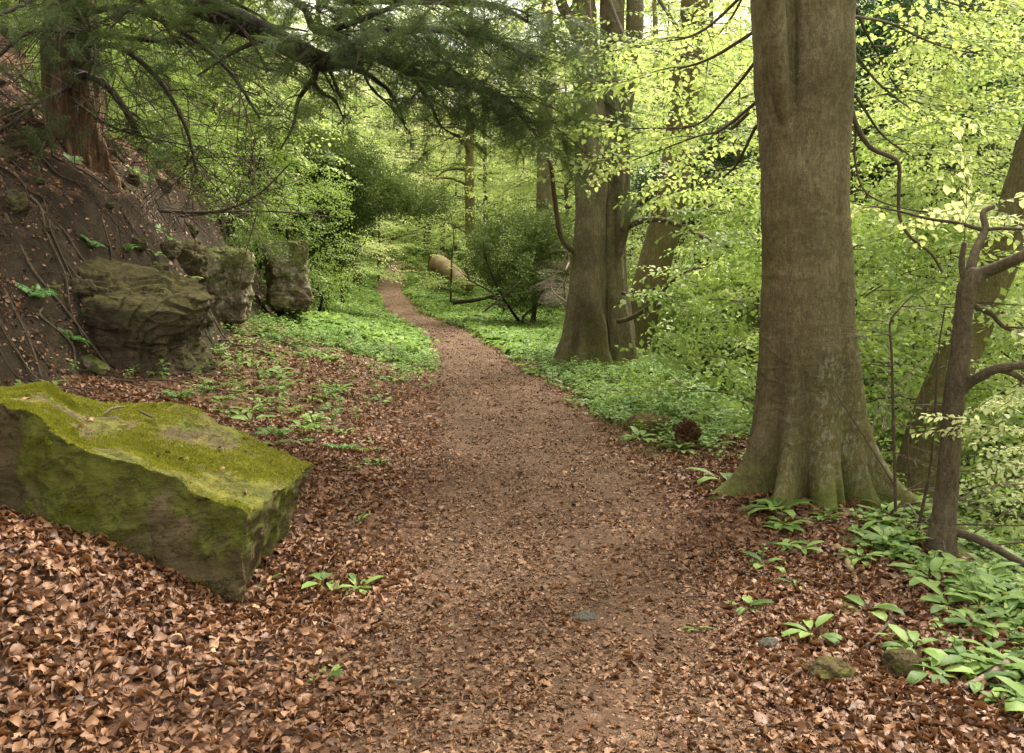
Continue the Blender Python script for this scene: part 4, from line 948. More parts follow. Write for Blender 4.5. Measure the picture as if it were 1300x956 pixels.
c2 = [(788, 510, 14.15, 24), (785, 465, 14.15, 21), (785, 420, 14.15, 19), (783, 380, 14.2, 16.5), (781, 330, 14.2, 15), (782, 250, 14.2, 14.5), (781, 170, 14.2, 15), (779, 90, 14.2, 15), (777, 0, 14.2, 14), (779, -100, 14.2, 12), (785, -350, 14, 8)]
V, Fs = trunk(px_line(c2), np.array([c[3] * c[2] / F for c in c2]), 400, 150, lambda TH, S, Z, rr: rr * .14 * np.sin(5 * TH + .7 * Z) + .16 * np.exp(-np.clip(Z - o0z, -.3, 9) / .35) * (lobe(TH, -20, 20) + lobe(TH, -95, 18)) + .09 * np.exp(-((Z - o0z - 1.0) / .3) ** 2) * lobe(TH, -110, 25), old_disp); build('second_trunk', V, Fs, M['old_bark'], old)
stem([(783, 200, 14.15, 9), (790, 150, 14.1, 11), (799, 90, 14.1, 11), (806, 30, 14.2, 11), (806, -60, 14.4, 10), (812, -300, 14.6, 5)], old, M['old_bark'], seed=4)
stem([(742, 60, 14, 9), (726, 28, 13.9, 8), (714, 6, 13.8, 7), (700, -40, 13.6, 6), (680, -160, 13.4, 3)], old, M['old_bark'], seed=5)
crown = Bag()
def old_branch(pts, r0, r1, **k):
    tw = Bag(); g = leafy(px_line(pts), r0, r1, crown, tw, MID, None, **k); tw.add(*g); tw.build('branch', M['sap_bark'], old)
old_branch([(786, 322, 13.9), (793, 298, 13.8), (800, 272, 13.6), (830, 242, 13.0), (868, 215, 12.4), (900, 190, 11.8), (935, 158, 11), (975, 120, 10)], .062, .02, start=.45, n=60, seed=6, side_len=.9, side_every=.3, spacing=.35)
old_branch([(790, 292, 13.9), (812, 281, 13.6), (840, 279, 13.2), (868, 288, 12.8), (900, 304, 12.2), (940, 318, 11.6), (985, 328, 11)], .05, .028, start=.7, n=50, seed=7, side_len=.6)
old_branch([(862, 286, 12.9), (885, 272, 12.6), (915, 256, 12.2), (950, 262, 12.0)], .025, .008, start=.6, n=30, seed=8, side_len=.6)
old_branch([(785, 408, 13.5), (800, 404, 13.2), (825, 388, 12.8), (848, 362, 12.4), (872, 345, 12), (900, 338, 11.6)], .040, .008, start=.55, n=40, seed=9, side_len=.5, spacing=.3)
old_branch([(790, 372, 13.8), (808, 376, 13.6), (830, 366, 13.3), (842, 372, 13.0), (862, 390, 12.6), (875, 420, 12.4)], .028, .006, start=.5, n=40, seed=10, side_len=.5, spacing=.4)
old_branch([(728, 320, 13.9), (712, 300, 13.6), (704, 250, 13.2), (700, 215, 12.9), (692, 192, 12.7), (680, 175, 12.5)], .045, .02, start=.75, n=40, seed=11, side_len=.4)
old_branch([(745, -80, 14), (790, 40, 12.5), (820, 60, 11.4), (880, 75, 10.5)], .04, .008, start=.2, n=40, seed=12, side_len=1.0, spacing=.3)
old_branch([(745, -60, 13.6), (752, 60, 12.0), (755, 120, 11), (765, 170, 10.2)], .018, .006, start=.6, n=40, seed=13, side_len=.45, spacing=.5)
old_branch([(800, -60, 14), (850, 20, 13), (900, 90, 12.5), (950, 110, 12)], .04, .01, start=.2, n=40, seed=14, side_len=1.1, spacing=.3)
for k in range(8):
    z0 = rb.uniform(6.5, 9.5); az = k * 2.4 + 1; L = rb.uniform(2.5, 4.5); s = np.linspace(0, 1, 5)
    P = np.column_stack([np.interp(z0, TP[:, 2], TP[:, 0]) + L * s * math.cos(az), np.interp(z0, TP[:, 2], TP[:, 1]) + L * s * math.sin(az), z0 + L * (.35 * s - .35 * s * s)])
    tw = Bag(); g = leafy(P, .07, .012, crown, tw, FAR, None, start=.3, seed=90 + k, side_len=1.5, side_every=.5, spacing=.5, size=.8); tw.add(*g); tw.build('branch', M['sap_bark'], old)
crown.build('crown', M['beech_leaf'], old)

# ---------------------------------------------------------------- leaning trees
def simple_tree(name, pts, m, label, crown_mat='beech_leaf', seed=0, disp=.02, nb=12, zmin=6, protos=None, group=None, flare=.08, cat='tree', nseg=90, limbs=True):
    P = px_line(pts); R_ = np.array([p[3] * p[2] / F for p in pts]); gx_, gy_ = P[0, 0], P[0, 1]; gz_ = Tz(gx_, gy_)
    if P[0, 2] > gz_ - .2:
        d0 = (P[1] - P[0]); d0 = d0 / max(abs(d0[2]), .3); P = np.concatenate([[P[0] - d0 * (P[0, 2] - gz_ + .4)], P]); R_ = np.concatenate([[R_[0] * 1.1], R_]); gx_, gy_ = P[0, 0], P[0, 1]; gz_ = Tz(gx_, gy_)
    e = empty(name, (gx_, gy_, gz_), label, cat, group)
    V, Fs = trunk(P, R_, 240, nseg, lambda TH, S, Z, rr: flare * rr * np.exp(-np.clip(Z - gz_, -.3, 20) / .4) * (1 + .6 * np.sin(4 * TH + seed)) + .05 * rr * np.sin(3 * TH + seed), lambda V: fbm(V * np.array([2, 2, .8]), 4, seed) * disp + fbm(V * np.array([12, 12, 3]), 3, seed + 1) * disp * .35)
    build('trunk', V, Fs, m, e)
    if nb:
        cr_ = Bag(); r = np.random.default_rng(seed); tb = Bag(); top = P[:, 2].max()
        for k in range(nb):
            z0 = r.uniform(min(zmin, top - 1), top); az = k * 2.4; L = r.uniform(1.8, 3.8); s = np.linspace(0, 1, 5); t = np.argsort(P[:, 2])
            B = np.column_stack([np.interp(z0, P[t, 2], P[t, 0]) + L * s * math.cos(az), np.interp(z0, P[t, 2], P[t, 1]) + L * s * math.sin(az), z0 + L * (.35 * s - .4 * s * s)])
            tb.add(*leafy(B, .05, .01, cr_, tb, protos or FAR, None, start=.25, seed=seed + k, side_len=1.3, side_every=.5, spacing=.45, size=.8))
        tb.build('limb', M['sap_bark'], e) if False else None
        for v in (tb,): v.build('branch', M['sap_bark'], e)
        cr_.build('crown', M[crown_mat], e)
    return e
simple_tree('beech_tree', [(792, 480, 16.3, 24), (803, 430, 16.3, 22), (818, 385, 16.3, 21), (835, 320, 16.3, 20), (848, 270, 16.3, 20), (858, 215, 16.3, 19), (866, 150, 16.3, 18), (876, 60, 16.3, 17), (884, -30, 16.3, 16), (895, -200, 17.8, 12), (900, -420, 18, 6)], M['smooth_bark'], 'smooth yellowish beech leaning right behind the double stemmed beech', seed=41, zmin=5.5)
simple_tree('leaning_tree', [(1135, 700, 7.8, 36), (1158, 620, 7.8, 25), (1182, 545, 7.8, 28), (1210, 470, 7.8, 26), (1240, 400, 7.8, 25), (1268, 330, 7.8, 25), (1292, 270, 7.8, 25), (1318, 200, 7.8, 28), (1350, 100, 7.8, 26), (1390, -60, 7.8, 22), (1430, -300, 7.8, 12)], M['smooth_bark'], 'thick leaning trunk rising to the right behind the thin crooked tree', seed=43, zmin=5.5, nb=10)

# thin crooked tree at the right edge
e5 = empty('crooked_tree', G(1190, 722), 'thin grey crooked tree at the right with forked limbs and a swollen foot', 'tree')
d = 5.0
V, Fs = tube(px_line([(1188, 735, d), (1190, 712, d), (1197, 670, d), (1203, 610, d), (1207, 560, d), (1211, 510, d), (1219, 450, d), (1223, 400, d), (1228, 365, d), (1238, 343, d)]), np.array([22, 25, 16, 13.5, 13, 13.5, 12.5, 11, 12, 8]) * d / F, 48, 160, .10, 5); build('trunk', V, Fs, M['sap_bark'], e5)
crown = Bag()
for k, (pts, rr, st) in enumerate([([(1232, 362, 5), (1248, 347, 4.98), (1270, 338, 4.9), (1300, 324, 4.8), (1345, 300, 4.7), (1400, 250, 4.6)], (9, 5), .75),
    ([(1229, 365, 5), (1234, 335, 5.05), (1241, 312, 5.1), (1251, 291, 5.15), (1248, 270, 5.2), (1262, 262, 5.2)], (7, 3), .8),
    ([(1225, 360, 5), (1221, 335, 5), (1224, 308, 4.98)], (4.5, 3), 2),
    ([(1250, 292, 5.15), (1270, 290, 5.1), (1320, 292, 5.0)], (3, 2), .6), ([(1248, 292, 5.15), (1215, 283, 5.3), (1180, 278, 5.5), (1140, 268, 5.7), (1110, 262, 5.9)], (3, 1.2), .6),
    ([(1212, 505, 5), (1228, 488, 4.97), (1246, 477, 4.9), (1268, 467, 4.85), (1310, 461, 4.8), (1360, 440, 4.7)], (7.5, 4.5), .8),
    ([(1262, 468, 4.88), (1285, 474, 4.85), (1320, 495, 4.8)], (5, 3), .6),
    ([(1208, 674, 5), (1235, 682, 4.95), (1262, 695, 4.9), (1300, 716, 4.8), (1340, 730, 4.7)], (6, 4), .9),
    ([(1236, 388, 5.05), (1258, 398, 5.1), (1275, 415, 5.1), (1310, 428, 5.1)], (4, 2), .6)]):
    tw = Bag(); P = px_line(pts); g = leafy(P, rr[0] * 5 / F, rr[1] * 5 / F, crown, tw, NL, NT, start=st, n=36, nseg=12, seed=120 + k, side_len=.25, side_every=.3, spacing=.3, size=.9); tw.add(*g); tw.build('branch', M['sap_bark'], e5)
for k, pts in enumerate([[(1370, 420, 4.8), (1330, 500, 4.7), (1295, 545, 4.7), (1262, 540, 4.7)], [(1370, 500, 4.8), (1330, 580, 4.7), (1290, 595, 4.7)]]):
    tw = Bag(); g = leafy(px_line(pts), .006, .002, crown, tw, NL, NT, start=.6, n=20, nseg=5, seed=140 + k, side_len=.12, side_every=.16, spacing=.25, size=.55); tw.add(*g); tw.build('branch', M['sap_bark'], e5)
crown.build('crown', M['pale_leaf'], e5)

# saplings and bare stems
def sapling(base_px, pts, r0, r1, label, m='twig', leaf=True, name='sapling', seed=0, size=.8, start=.35, lm='shrub_leaf', group=None, cat='sapling', sub=.3, every=.2):
    b = G(*base_px[:2]) if len(base_px) == 2 else W(*base_px); P = np.concatenate([[b - [0, 0, .06]], px_line(pts)])
    e = empty(name, b, label, cat, group); tw = Bag(); cr_ = Bag()
    g = leafy(P, r0, r1, cr_, tw, NL, NT, start=start, n=40, nseg=8, seed=seed, side_len=sub, side_every=every, spacing=.25, size=size, droop=.0, flat=.35)
    tw.add(*g); tw.build('stem', M[m], e)
    if leaf: cr_.build('foliage', M[lm], e)
    return e
sapling((1138, 682, 5.4), [(1136, 600, 5.4), (1134, 530, 5.4), (1132, 450, 5.4), (1130, 410, 5.4), (1142, 392, 5.4), (1158, 375, 5.4)], .011, .004, 'straight thin brown sapling between the big beech and the crooked tree', seed=1, start=.7, leaf=False)
sapling((1160, 690, 5.2), [(1170, 650, 5.2), (1180, 600, 5.2), (1184, 560, 5.2), (1188, 500, 5.25), (1192, 440, 5.3), (1200, 390, 5.3)], .011, .004, 'reddish brown wavy sapling touching the crooked tree', seed=2, start=.75, size=.6)
sapling((1143, 690, 5.35), [(1150, 640, 5.4), (1170, 660, 5.3), (1195, 640, 5.2), (1220, 600, 5.2)], .007, .003, 'bent pale shoot arching behind the crooked tree', 'pale_twig', seed=3, start=.6, leaf=False)
sapling((1120, 640, 6.6), [(1100, 590, 6.5), (1122, 540, 6.5), (1128, 480, 6.6)], .006, .003, 'pale curving shoot right behind the big beech root', 'pale_twig', seed=4, start=.5, leaf=False)
sapling(((572, 385)), [(573, 350, 27), (574, 325, 27), (576, 300, 27), (572, 270, 27)], .035, .012, 'thin sapling in the herb carpet right of the far path', seed=5, start=.5, size=1.2, lm='beech_leaf', sub=.7)
sapling(((720, 400)), [(716, 360, 15.5), (722, 330, 15.4), (714, 300, 15.3)], .02, .008, 'pale dead sapling leaning on the double beech', 'pale_twig', seed=6, start=.5, leaf=False)

# ---------------------------------------------------------------- yew on the bank
yb = W(112, 270, 11.0); yew = empty('yew_tree', (yb[0], yb[1], yb[2]), 'old yew on the left bank with a fluted red brown trunk and dark overhanging boughs', 'tree')
d = 11.0
cen = [(160, 350, d, 50), (135, 290, d, 44), (118, 250, d, 36), (106, 210, d, 32), (98, 160, d, 31), (94, 110, d, 33), (90, 50, d, 32), (88, 0, d, 30), (90, -80, d, 28), (95, -200, d, 22), (95, -420, d, 12)]
TP = px_line(cen); TR = np.array([c[3] * c[2] / F for c in cen])
V, Fs = trunk(TP, TR, 320, 180, lambda TH, S, Z, rr: rr * (.13 * np.sin(5 * TH + .9 * Z) + .07 * np.sin(9 * TH - 1.3 * Z)) + .22 * np.exp(-np.clip(Z - yb[2] + .1, 0, 9) / .4) * (.25 * lobe(TH, -35, 25) + .4 * lobe(TH, -100, 16) + lobe(TH, 180, 20)),
    lambda V: -np.abs(fbm(V * np.array([5, 5, 1.0]), 4, 61)) * .12 + fbm(V * np.array([14, 14, 3]), 3, 62) * .02)
build('trunk', V, Fs, M['yew_bark'], yew)
crown = Bag(); ry = np.random.default_rng(9)
def yew_bough(pts, r0, r1, sub_len=.8, every=.22, start=.15, density=1.0, seed=0, droop=.5, nseg=12, thick=True, parent=None, bag=None, tertiary=True):
    r = np.random.default_rng(seed); Q = crom(px_line(pts), 60); seg = np.linalg.norm(np.diff(Q, axis=0), axis=1); L = seg.sum(); cs = np.concatenate([[0], np.cumsum(seg)]) / L
    at = lambda t: np.array([np.interp(t, cs, Q[:, k]) for k in range(3)]); wood = Bag(); P = []; D = []
    wood.add(*tube(px_line(pts), np.interp(np.linspace(0, 1, len(pts)), [0, 1], [r0, r1]), nseg, 90, .22, seed)); t = start; k = 0
    while t < 1:
        p0 = at(t); dv = at(min(1, t + .03)) - at(max(0, t - .03)); az = math.atan2(dv[1], dv[0]); s = 1 if k % 2 else -1; k += 1
        a = az + s * r.uniform(.5, 1.5); l = sub_len * r.uniform(.4, 1.2); q = np.linspace(0, 1, 6); up = r.uniform(-.35, .3)
        B = np.column_stack([p0[0] + l * q * np.cos(a + .5 * q * r.normal()), p0[1] + l * q * np.sin(a), p0[2] + l * (up * q - droop * q * q) + r.normal(0, .012, 6)])
        wood.add(*tube(B, max(r1 * .5, .007) * np.linspace(1, .25, 6), 4, cap=False)); t += every / L * r.uniform(.6, 1.4)
        if tertiary:
            for j in range(int(l / .135)):
                qq = r.uniform(.2, 1); p1 = np.array([np.interp(qq, q, B[:, c]) for c in range(3)]); a2 = a + r.choice([-1, 1]) * r.uniform(.3, 1.2); l2 = r.uniform(.12, .38)
                e2 = p1 + l2 * np.array([math.cos(a2), math.sin(a2), r.uniform(-.9, .1)]); wood.add(*tube(np.array([p1, (p1 + e2) / 2 + [0, 0, .02], e2]), [.0035, .0028, .0018], 3, cap=False))
                if r.uniform() < density:
                    for w_ in (.35, .7, 1): P.append(p1 + (e2 - p1) * w_); D.append((e2 - p1) / l2 + r.normal(0, .5, 3) * [1, 1, .4])
    if P:
        P = np.array(P); D = np.array(D); scatter_protos(bag or crown, YEW, P, D, r.uniform(.55, 1.0, len(P)), np.clip(.45 + .5 * fbm(P * 1.3, 2, 4) + r.normal(0, .15, len(P)), 0, 1), .5, .5)
    wood.build('bough', M['dark_bark'], parent or yew)
main = [(92, -90, 10.9), (160, -70, 10.2), (238, -8, 9.4), (290, 22, 9.2), (335, 42, 9.0), (372, 60, 8.8), (410, 78, 8.6), (445, 74, 8.4), (480, 66, 8.3)]
yew_bough(main, .15, .07, seed=1, start=.35, every=.16, sub_len=.75, density=.75, nseg=22)
yew_bough([(470, 67, 8.35), (510, 84, 8.2), (545, 100, 8.1), (590, 108, 8.0), (625, 116, 7.9), (662, 140, 7.8)], .062, .014, seed=2, start=.05, every=.065, sub_len=.85, density=1.0)
yew_bough([(440, 72, 8.45), (470, 45, 8.3), (520, 38, 8.1), (580, 40, 8.0), (630, 52, 7.8), (682, 78, 7.7)], .05, .012, seed=3, start=.05, every=.075, sub_len=.8)
yew_bough([(92, -140, 10.9), (230, -150, 9.6), (340, -60, 8.8), (420, -8, 8.4), (500, 0, 8.2), (570, 2, 8.0), (630, 8, 7.8), (675, 30, 7.6)], .08, .014, seed=4, start=.3, every=.075, sub_len=.95)
yew_bough([(300, -80, 9), (345, -20, 8.9), (385, 10, 8.7), (405, 40, 8.6), (470, 20, 8.3), (530, -5, 8.1)], .045, .02, seed=5, start=.3, every=.10, sub_len=.7)
yew_bough([(398, 76, 8.6), (400, 96, 8.55), (388, 112, 8.5), (378, 130, 8.5), (372, 160, 8.5), (356, 190, 8.45)], .035, .008, seed=6, start=.3, every=.16, sub_len=.4, density=.5, nseg=8)
yew_bough([(395, 100, 8.5), (408, 118, 8.5), (425, 128, 8.5), (436, 150, 8.5)], .022, .008, seed=7, start=.4, every=.12, sub_len=.35, density=.7, nseg=8)
yew_bough([(520, 92, 8.2), (545, 130, 8.1), (560, 160, 8.1), (585, 175, 8.0)], .015, .006, seed=8, start=.2, every=.12, sub_len=.45, density=.6, nseg=6)
yew_bough([(600, 110, 8.0), (640, 130, 7.9), (672, 160, 7.8), (690, 185, 7.8)], .013, .005, seed=28, start=.1, every=.08, sub_len=.45, nseg=6)
yew_bough([(455, 72, 8.4), (470, 110, 8.3), (500, 140, 8.3), (520, 170, 8.3)], .013, .005, seed=29, start=.2, every=.14, sub_len=.4, density=.55, nseg=6)
# left side: boughs round the trunk
for k, (pts, r0, r1, dn, sl, ev) in enumerate([
    ([(94, 60, 10.8), (150, 60, 10.2), (200, 100, 9.8), (235, 160, 9.6), (250, 220, 9.5)], .05, .012, .45, .6, .16), ([(94, 20, 10.8), (160, 10, 10), (230, 40, 9.5), (290, 90, 9.2), (330, 150, 9)], .05, .012, .6, .7, .14),
    ([(92, 90, 10.8), (130, 105, 10.5), (160, 140, 10.3), (176, 170, 10.2)], .06, .03, .2, .5, .3), ([(90, 40, 10.7), (40, 40, 10), (0, 70, 9.5), (-40, 120, 9.2)], .04, .012, .6, .7, .14),
    ([(90, 110, 10.7), (50, 130, 10.2), (10, 160, 9.8), (-40, 190, 9.5)], .03, .01, .8, .6, .12), ([(92, -20, 10.7), (60, -10, 10), (20, 10, 9.5), (-30, 30, 9)], .05, .012, .6, .9, .12),
    ([(94, -30, 10.7), (140, -20, 10), (190, 10, 9.3), (230, 60, 9)], .05, .012, .8, .8, .10), ([(95, 130, 10.7), (140, 160, 10.3), (190, 175, 10), (240, 185, 9.8)], .025, .008, .5, .5, .14),
    ([(92, 0, 10.7), (120, 60, 9.9), (110, 110, 9.7), (130, 160, 9.5)], .02, .006, .4, .5, .14), ([(94, 40, 10.7), (180, 50, 10.6), (270, 60, 11), (340, 90, 11.5)], .05, .012, .7, .9, .12),
    ([(94, -60, 10.7), (200, -40, 10.6), (300, 20, 11), (390, 40, 11.5)], .06, .012, .7, 1.0, .12), ([(130, -80, 10.7), (200, -20, 9.5), (260, 10, 8.9), (310, 40, 8.5), (340, 90, 8.3)], .04, .01, .7, .7, .12)]):
    yew_bough(pts, r0 * .8, r1, seed=200 + k, start=.2, every=ev, sub_len=sl, density=dn * .7, nseg=10)
crown.build('crown', M['yew_leaf'], yew)
# bare arching yew saplings and brambly stems on the bank
bare = [([(205, 268, 11), (250, 270, 10.8), (290, 265, 10.6), (330, 245, 10.5), (368, 208, 10.4)], .022, .008, 'bare branch curving up to the right over the pale rocks'),
        ([(230, 275, 11.2), (300, 268, 11), (370, 270, 10.8), (440, 278, 10.6)], .016, .006, 'long level dead branch over the pale rocks'),
        ([(175, 172, 10.3), (165, 150, 10.3), (150, 125, 10.3), (130, 100, 10.4)], .05, .02, 'dark forked branch right of the yew trunk'),
        ([(0, 195, 9.6), (30, 205, 9.7), (60, 225, 9.8), (95, 262, 10), (112, 285, 10.1)], .014, .007, 'grey root like stem on the bank left of the yew'),
        ([(64, 255, 9.9), (66, 200, 9.9), (64, 130, 10), (70, 60, 10.1), (60, 0, 10.2)], .010, .006, 'thin upright stem in front of the yew trunk')]
for i, (pts, r0, r1, lb) in enumerate(bare):
    wd = Bag(); P = px_line(pts); wd.add(*tube(P, np.linspace(r0, r1, len(P)), 8, 50, .15, i)); r = np.random.default_rng(i)
    for k in range(9):
        q = r.uniform(.15, .95); p = crom(P, 50)[int(q * 49)]; dd = r.normal(0, 1, 3) * [1, .6, .7]; dd /= np.linalg.norm(dd); l = r.uniform(.15, .6)
        wd.add(*tube(np.array([p, p + dd * l * .5 + r.normal(0, .03, 3), p + dd * l + [0, 0, -.1 * l]]), [.006, .004, .002], 4, 8))
    o = wd.build('dead_branch', M['twig'], loc=P[0]); tag(o, lb, 'branch')
# tangle of bare twigs under the yew
tg = Bag(); r = np.random.default_rng(33)
for k in range(420):
    px, pyy, dd = r.uniform(-10, 330), r.uniform(20, 300), r.uniform(9.6, 13); 
    if px > 200 and pyy > 270: continue
    p = W(px, pyy, dd)
    if p[2] < Tz(p[0], p[1]) + .05: continue
    v = np.array([r.normal(.35, .6), r.normal(0, .4), r.normal(-.55, .6)]); v /= np.linalg.norm(v); l = r.uniform(.35, 1.3); c = r.normal(0, .18, 3)
    tg.add(*tube(np.array([p, p + v * l * .33 + c * .6, p + v * l * .66 + c, p + v * l + c * .4]), [.0065, .005, .004, .0025], 4, 12))
o = tg.build('twig_thicket', M['twig'], loc=(-4, 11, 3)); tag(o, 'tangle of bare brown twigs hanging around the yew on the bank', 'twigs', kind='stuff')

r = np.random.default_rng(91)
for k in range(60):
    x0, y0 = r.uniform(-6.6, -3.6), r.uniform(7.0, 13); a = r.uniform(-.9, .6); l = r.uniform(.5, 1.6); q = np.linspace(0, 1, 7); xs = x0 + l * q * math.cos(a) + r.normal(0, .04, 7); ys = y0 + l * q * math.sin(a) + r.normal(0, .04, 7)
    if side(np.array([x0]), np.array([y0]))[0] > -2.3: continue
    P = np.stack([xs, ys, T(xs, ys) + .012 + .05 * np.abs(np.sin(q * 5 + k)) * r.uniform(0, 1)], 1); wd = Bag(); wd.add(*tube(P, np.linspace(r.uniform(.007, .018), .004, 7), 6, 30, .2, k))
    tag(wd.build('exposed_root', M['twig'], loc=P[0]), 'thin brown root straggling over the bare earth of the left bank', 'root', 'roots straggling over the earthy bank')

for k in range(40):
    x0, y0 = r.uniform(-6.4, -3.4), r.uniform(7.6, 14); s0 = side(np.array([x0]), np.array([y0]))[0]
    if s0 > -2.5 or s0 < -5.2: continue
    z_ = r.uniform(.08, .30); rock('bank_stone', (x0, y0, Tz(x0, y0) + z_ * .05), (z_, z_ * r.uniform(.6, 1), z_ * r.uniform(.4, .8)), r.uniform(0, 3), 500 + k, M['outcrop'], 'rough dark stone part buried in the earthy left bank', 'stone', n=20, box=5, amp=.3, step=.25, tilt=(r.normal(0, .3), r.normal(0, .3)), group='stones part buried in the left bank')
# ---------------------------------------------------------------- holly bushes
def bush(name, c, size, n, label, protos, m, seed, cat='bush', group=None, sz=1.0, stems=8, low=.12, dist=1.0, extra=()):
    r = np.random.default_rng(seed); c = np.array(c, float); S = np.array(size) / 2.0; cx, cyy, cz = c; e = empty(name, (cx, cyy, Tz(cx, cyy)), label, cat, group)
    v = r.normal(0, 1, (n, 3)); v /= np.linalg.norm(v, axis=1, keepdims=True); rad = r.uniform(.0, 1, n) ** .38
    nz = 1 + .75 * fbm(v * 1.9 + seed, 3, seed); P = c + np.array([0, 0, S[2]]) + v * S * (rad * nz)[:, None]
    for (ec, es, en) in extra:
        v_ = r.normal(0, 1, (en, 3)); v_ /= np.linalg.norm(v_, axis=1, keepdims=True); es = np.array(es) / 2; q_ = (r.uniform(0, 1, en) ** .38 * (1 + .38 * fbm(v_ * 1.7 + seed + 4, 3, seed)))[:, None]
        P = np.concatenate([P, np.array(ec) + v_ * es * q_]); v = np.concatenate([v, v_])
    kp = P[:, 2] > T(P[:, 0], P[:, 1]) + low; cl = fbm(P * .9 * dist, 3, seed + 5); kp &= (cl > -.13) ; P, v, cl = P[kp], v[kp], cl[kp]
    D = v * [1, 1, .35] + r.normal(0, .5, (len(P), 3)) * [1, 1, .5]; bg = Bag()
    scatter_protos(bg, protos, P, D, sz * r.uniform(.7, 1.2, len(P)), np.clip(.42 + .7 * cl + r.normal(0, .12, len(P)), 0, 1), .5, .6); bg.build('foliage', M[m], e)
    sb = Bag()
    for k in range(stems):
        a = r.uniform(0, 6.28); b = np.array([cx + .15 * S[0] * math.cos(a), cyy + .3 * S[1] * math.sin(a), 0]); b[2] = Tz(b[0], b[1]) - .1; q = c + np.array([0, 0, S[2]]) + S * r.normal(0, .45, 3); mid = (b + q) / 2 + r.normal(0, .15, 3)
        sb.add(*tube(np.array([b, mid, q]), [.05, .032, .01], 6, 14))
        for j in range(5): p = mid + (q - mid) * r.uniform(0, 1); sb.add(*tube(np.array([p, p + r.normal(0, .35, 3) * S / 1.2]), [.012, .004], 4, 4))
    if stems: sb.build('stem', M['dark_bark'], e)
    return e
p = on_ground(-5.1, 22); bush('holly_bush', p + [0, 0, .1], (2.9, 3.2, 4.4), 3600, 'big dark holly bush overhanging the left side of the far path', HOL, 'holly_leaf', 3, sz=1.15, extra=[(W(470, 262, 22), (2.2, 2, 1.7), 1000), (W(525, 262, 22.5), (1.6, 1.6, 1.0), 300), (W(430, 210, 22), (2.2, 2, 1.3), 700)])
p = on_ground(-6.6, 19.5); bush('holly_bush', p + [0, 0, -.2], (3.0, 3.0, 4.4), 1700, 'green bush on the bank behind the pale sandstone rocks', HOL, 'shrub_leaf', 4, sz=1.15)
p = W(668, 350, 23); bush('yew_bush', p + [0, 0, -.95], (2.5, 2.6, 2.7), 1500, 'dark green bush left of the double beech', HOL, 'holly_leaf', 6, sz=1.3, stems=4)
for (px, pyy, d, s, n_, lb) in [(285, 250, 16.5, (2.6, 2, 1.9), 420, 'leafy green shrub on the bank above the pale sandstone blocks'), (360, 262, 18.5, (2.4, 2, 2.4), 420, 'leafy green shrub between the bank rocks and the dark holly'), (235, 205, 15, (2.0, 1.6, 1.3), 220, 'loose green shrub on the bank right of the yew'), (395, 345, 18.5, (1.5, 1.4, 1.5), 200, 'low leafy shrub at the foot of the holly right of the furthest rock'), (330, 180, 20, (3, 2.4, 2.0), 380, 'green shrub high on the bank below the yew bough'), (420, 150, 26, (3.4, 2.4, 2.4), 380, 'sunlit green shrub beyond the holly under the yew bough')]:
    q = W(px, pyy, d); bush('leafy_shrub', q - [0, 0, s[2] / 2], s, n_, lb, MID, 'shrub_leaf', 400 + int(px), cat='bush', sz=.75, stems=4, low=.0)
q = W(325, 308, 14.2); bush('ivy_patch', q - [0, 0, .2], (.8, .8, .4), 90, 'ivy between the tops of the two pale sandstone blocks', HOL, 'holly_leaf', 401, cat='ivy', sz=.6, stems=0, low=-.3)
for (px, pyy, d, s, lb) in [(1000 + 190, 195, 17, (3.6, 3, 2.0), 'dark ivy mass among pale beech leaves at the upper right'), (1170, 60, 19, (3.2, 3, 3.4), 'dark holly crown at the top right'), (900, 430, 17, (2.4, 2.4, 2.4), 'leafy bush on the valley side left of the big beech'),
    (905, 250, 22, (3, 3, 3.0), 'dark bush far behind the thin limbs of the double beech'), (1240, 30, 14, (2.6, 2.4, 1.6), 'dark holly branch tips in the top right corner'), (1120, 560, 13, (3.0, 3, 2.6), 'mid green bush seen between the big beech and the leaning trunk'), (1270, 640, 11, (3.0, 3, 2.2), 'mid green bush low on the slope at the right edge')]:
    q = W(px, pyy, d); bush('evergreen_bush', q - [0, 0, s[2] / 2], s, int(250 * s[0] * s[2] * .8), lb, HOL if 'mid' in lb or d < 15 else HOLF, 'dark_leaf' if 'dark' in lb else 'shrub_leaf', int(px), sz=1.1, stems=5)

# ---------------------------------------------------------------- woodland behind
def proto_tree(name, seed, m_leaf, label, m_bark='sap_bark', **k):
    e = empty(name, (0, 0, 0), label, 'tree', None); wood, br, crown = tree_parts(seed, **k)
    for bag in (br,): 
        for V, R_ in zip(bag.V, bag.R): pass
    wood.V += br.V; wood.R += br.R
    for kk, fl in br.F.items(): wood.F.setdefault(kk, []).extend([f + wood.n for f in fl])
    wood.n += br.n
    wood.build('trunk', M[m_bark], e); crown.build('crown', M[m_leaf], e); return e
GA, GB, GC, GD = 'young beeches filling the valley side', 'tall beeches in the background', 'pale leaved saplings on the slope', 'green shrubs in the undergrowth'
LA, LB, LC, LD = 'young beech with pale green leaves in level layers, one of many filling the background', 'tall thin beech trunk in the background wood with a pale green crown', 'small pale leaved sapling with layered sprays on the slope beyond the path', 'leafy green undergrowth shrub on a slope beside the path'
TA = [proto_tree('young_beech', 300 + s, 'beech_leaf', LA, H=8.5, cb=.7, spread=3.2, tr=.09, nb=42, protos=FAR, spacing=.42, sub=5, sscale=.8) for s in range(3)]
TB = [proto_tree('tall_beech', 320 + s, 'pale_leaf', LB, m_bark='old_bark' if s else 'smooth_bark', H=17, cb=4.5, spread=4.2, tr=.26, nb=26, protos=FAR, spacing=.55, sub=5, sscale=1.05) for s in range(2)]
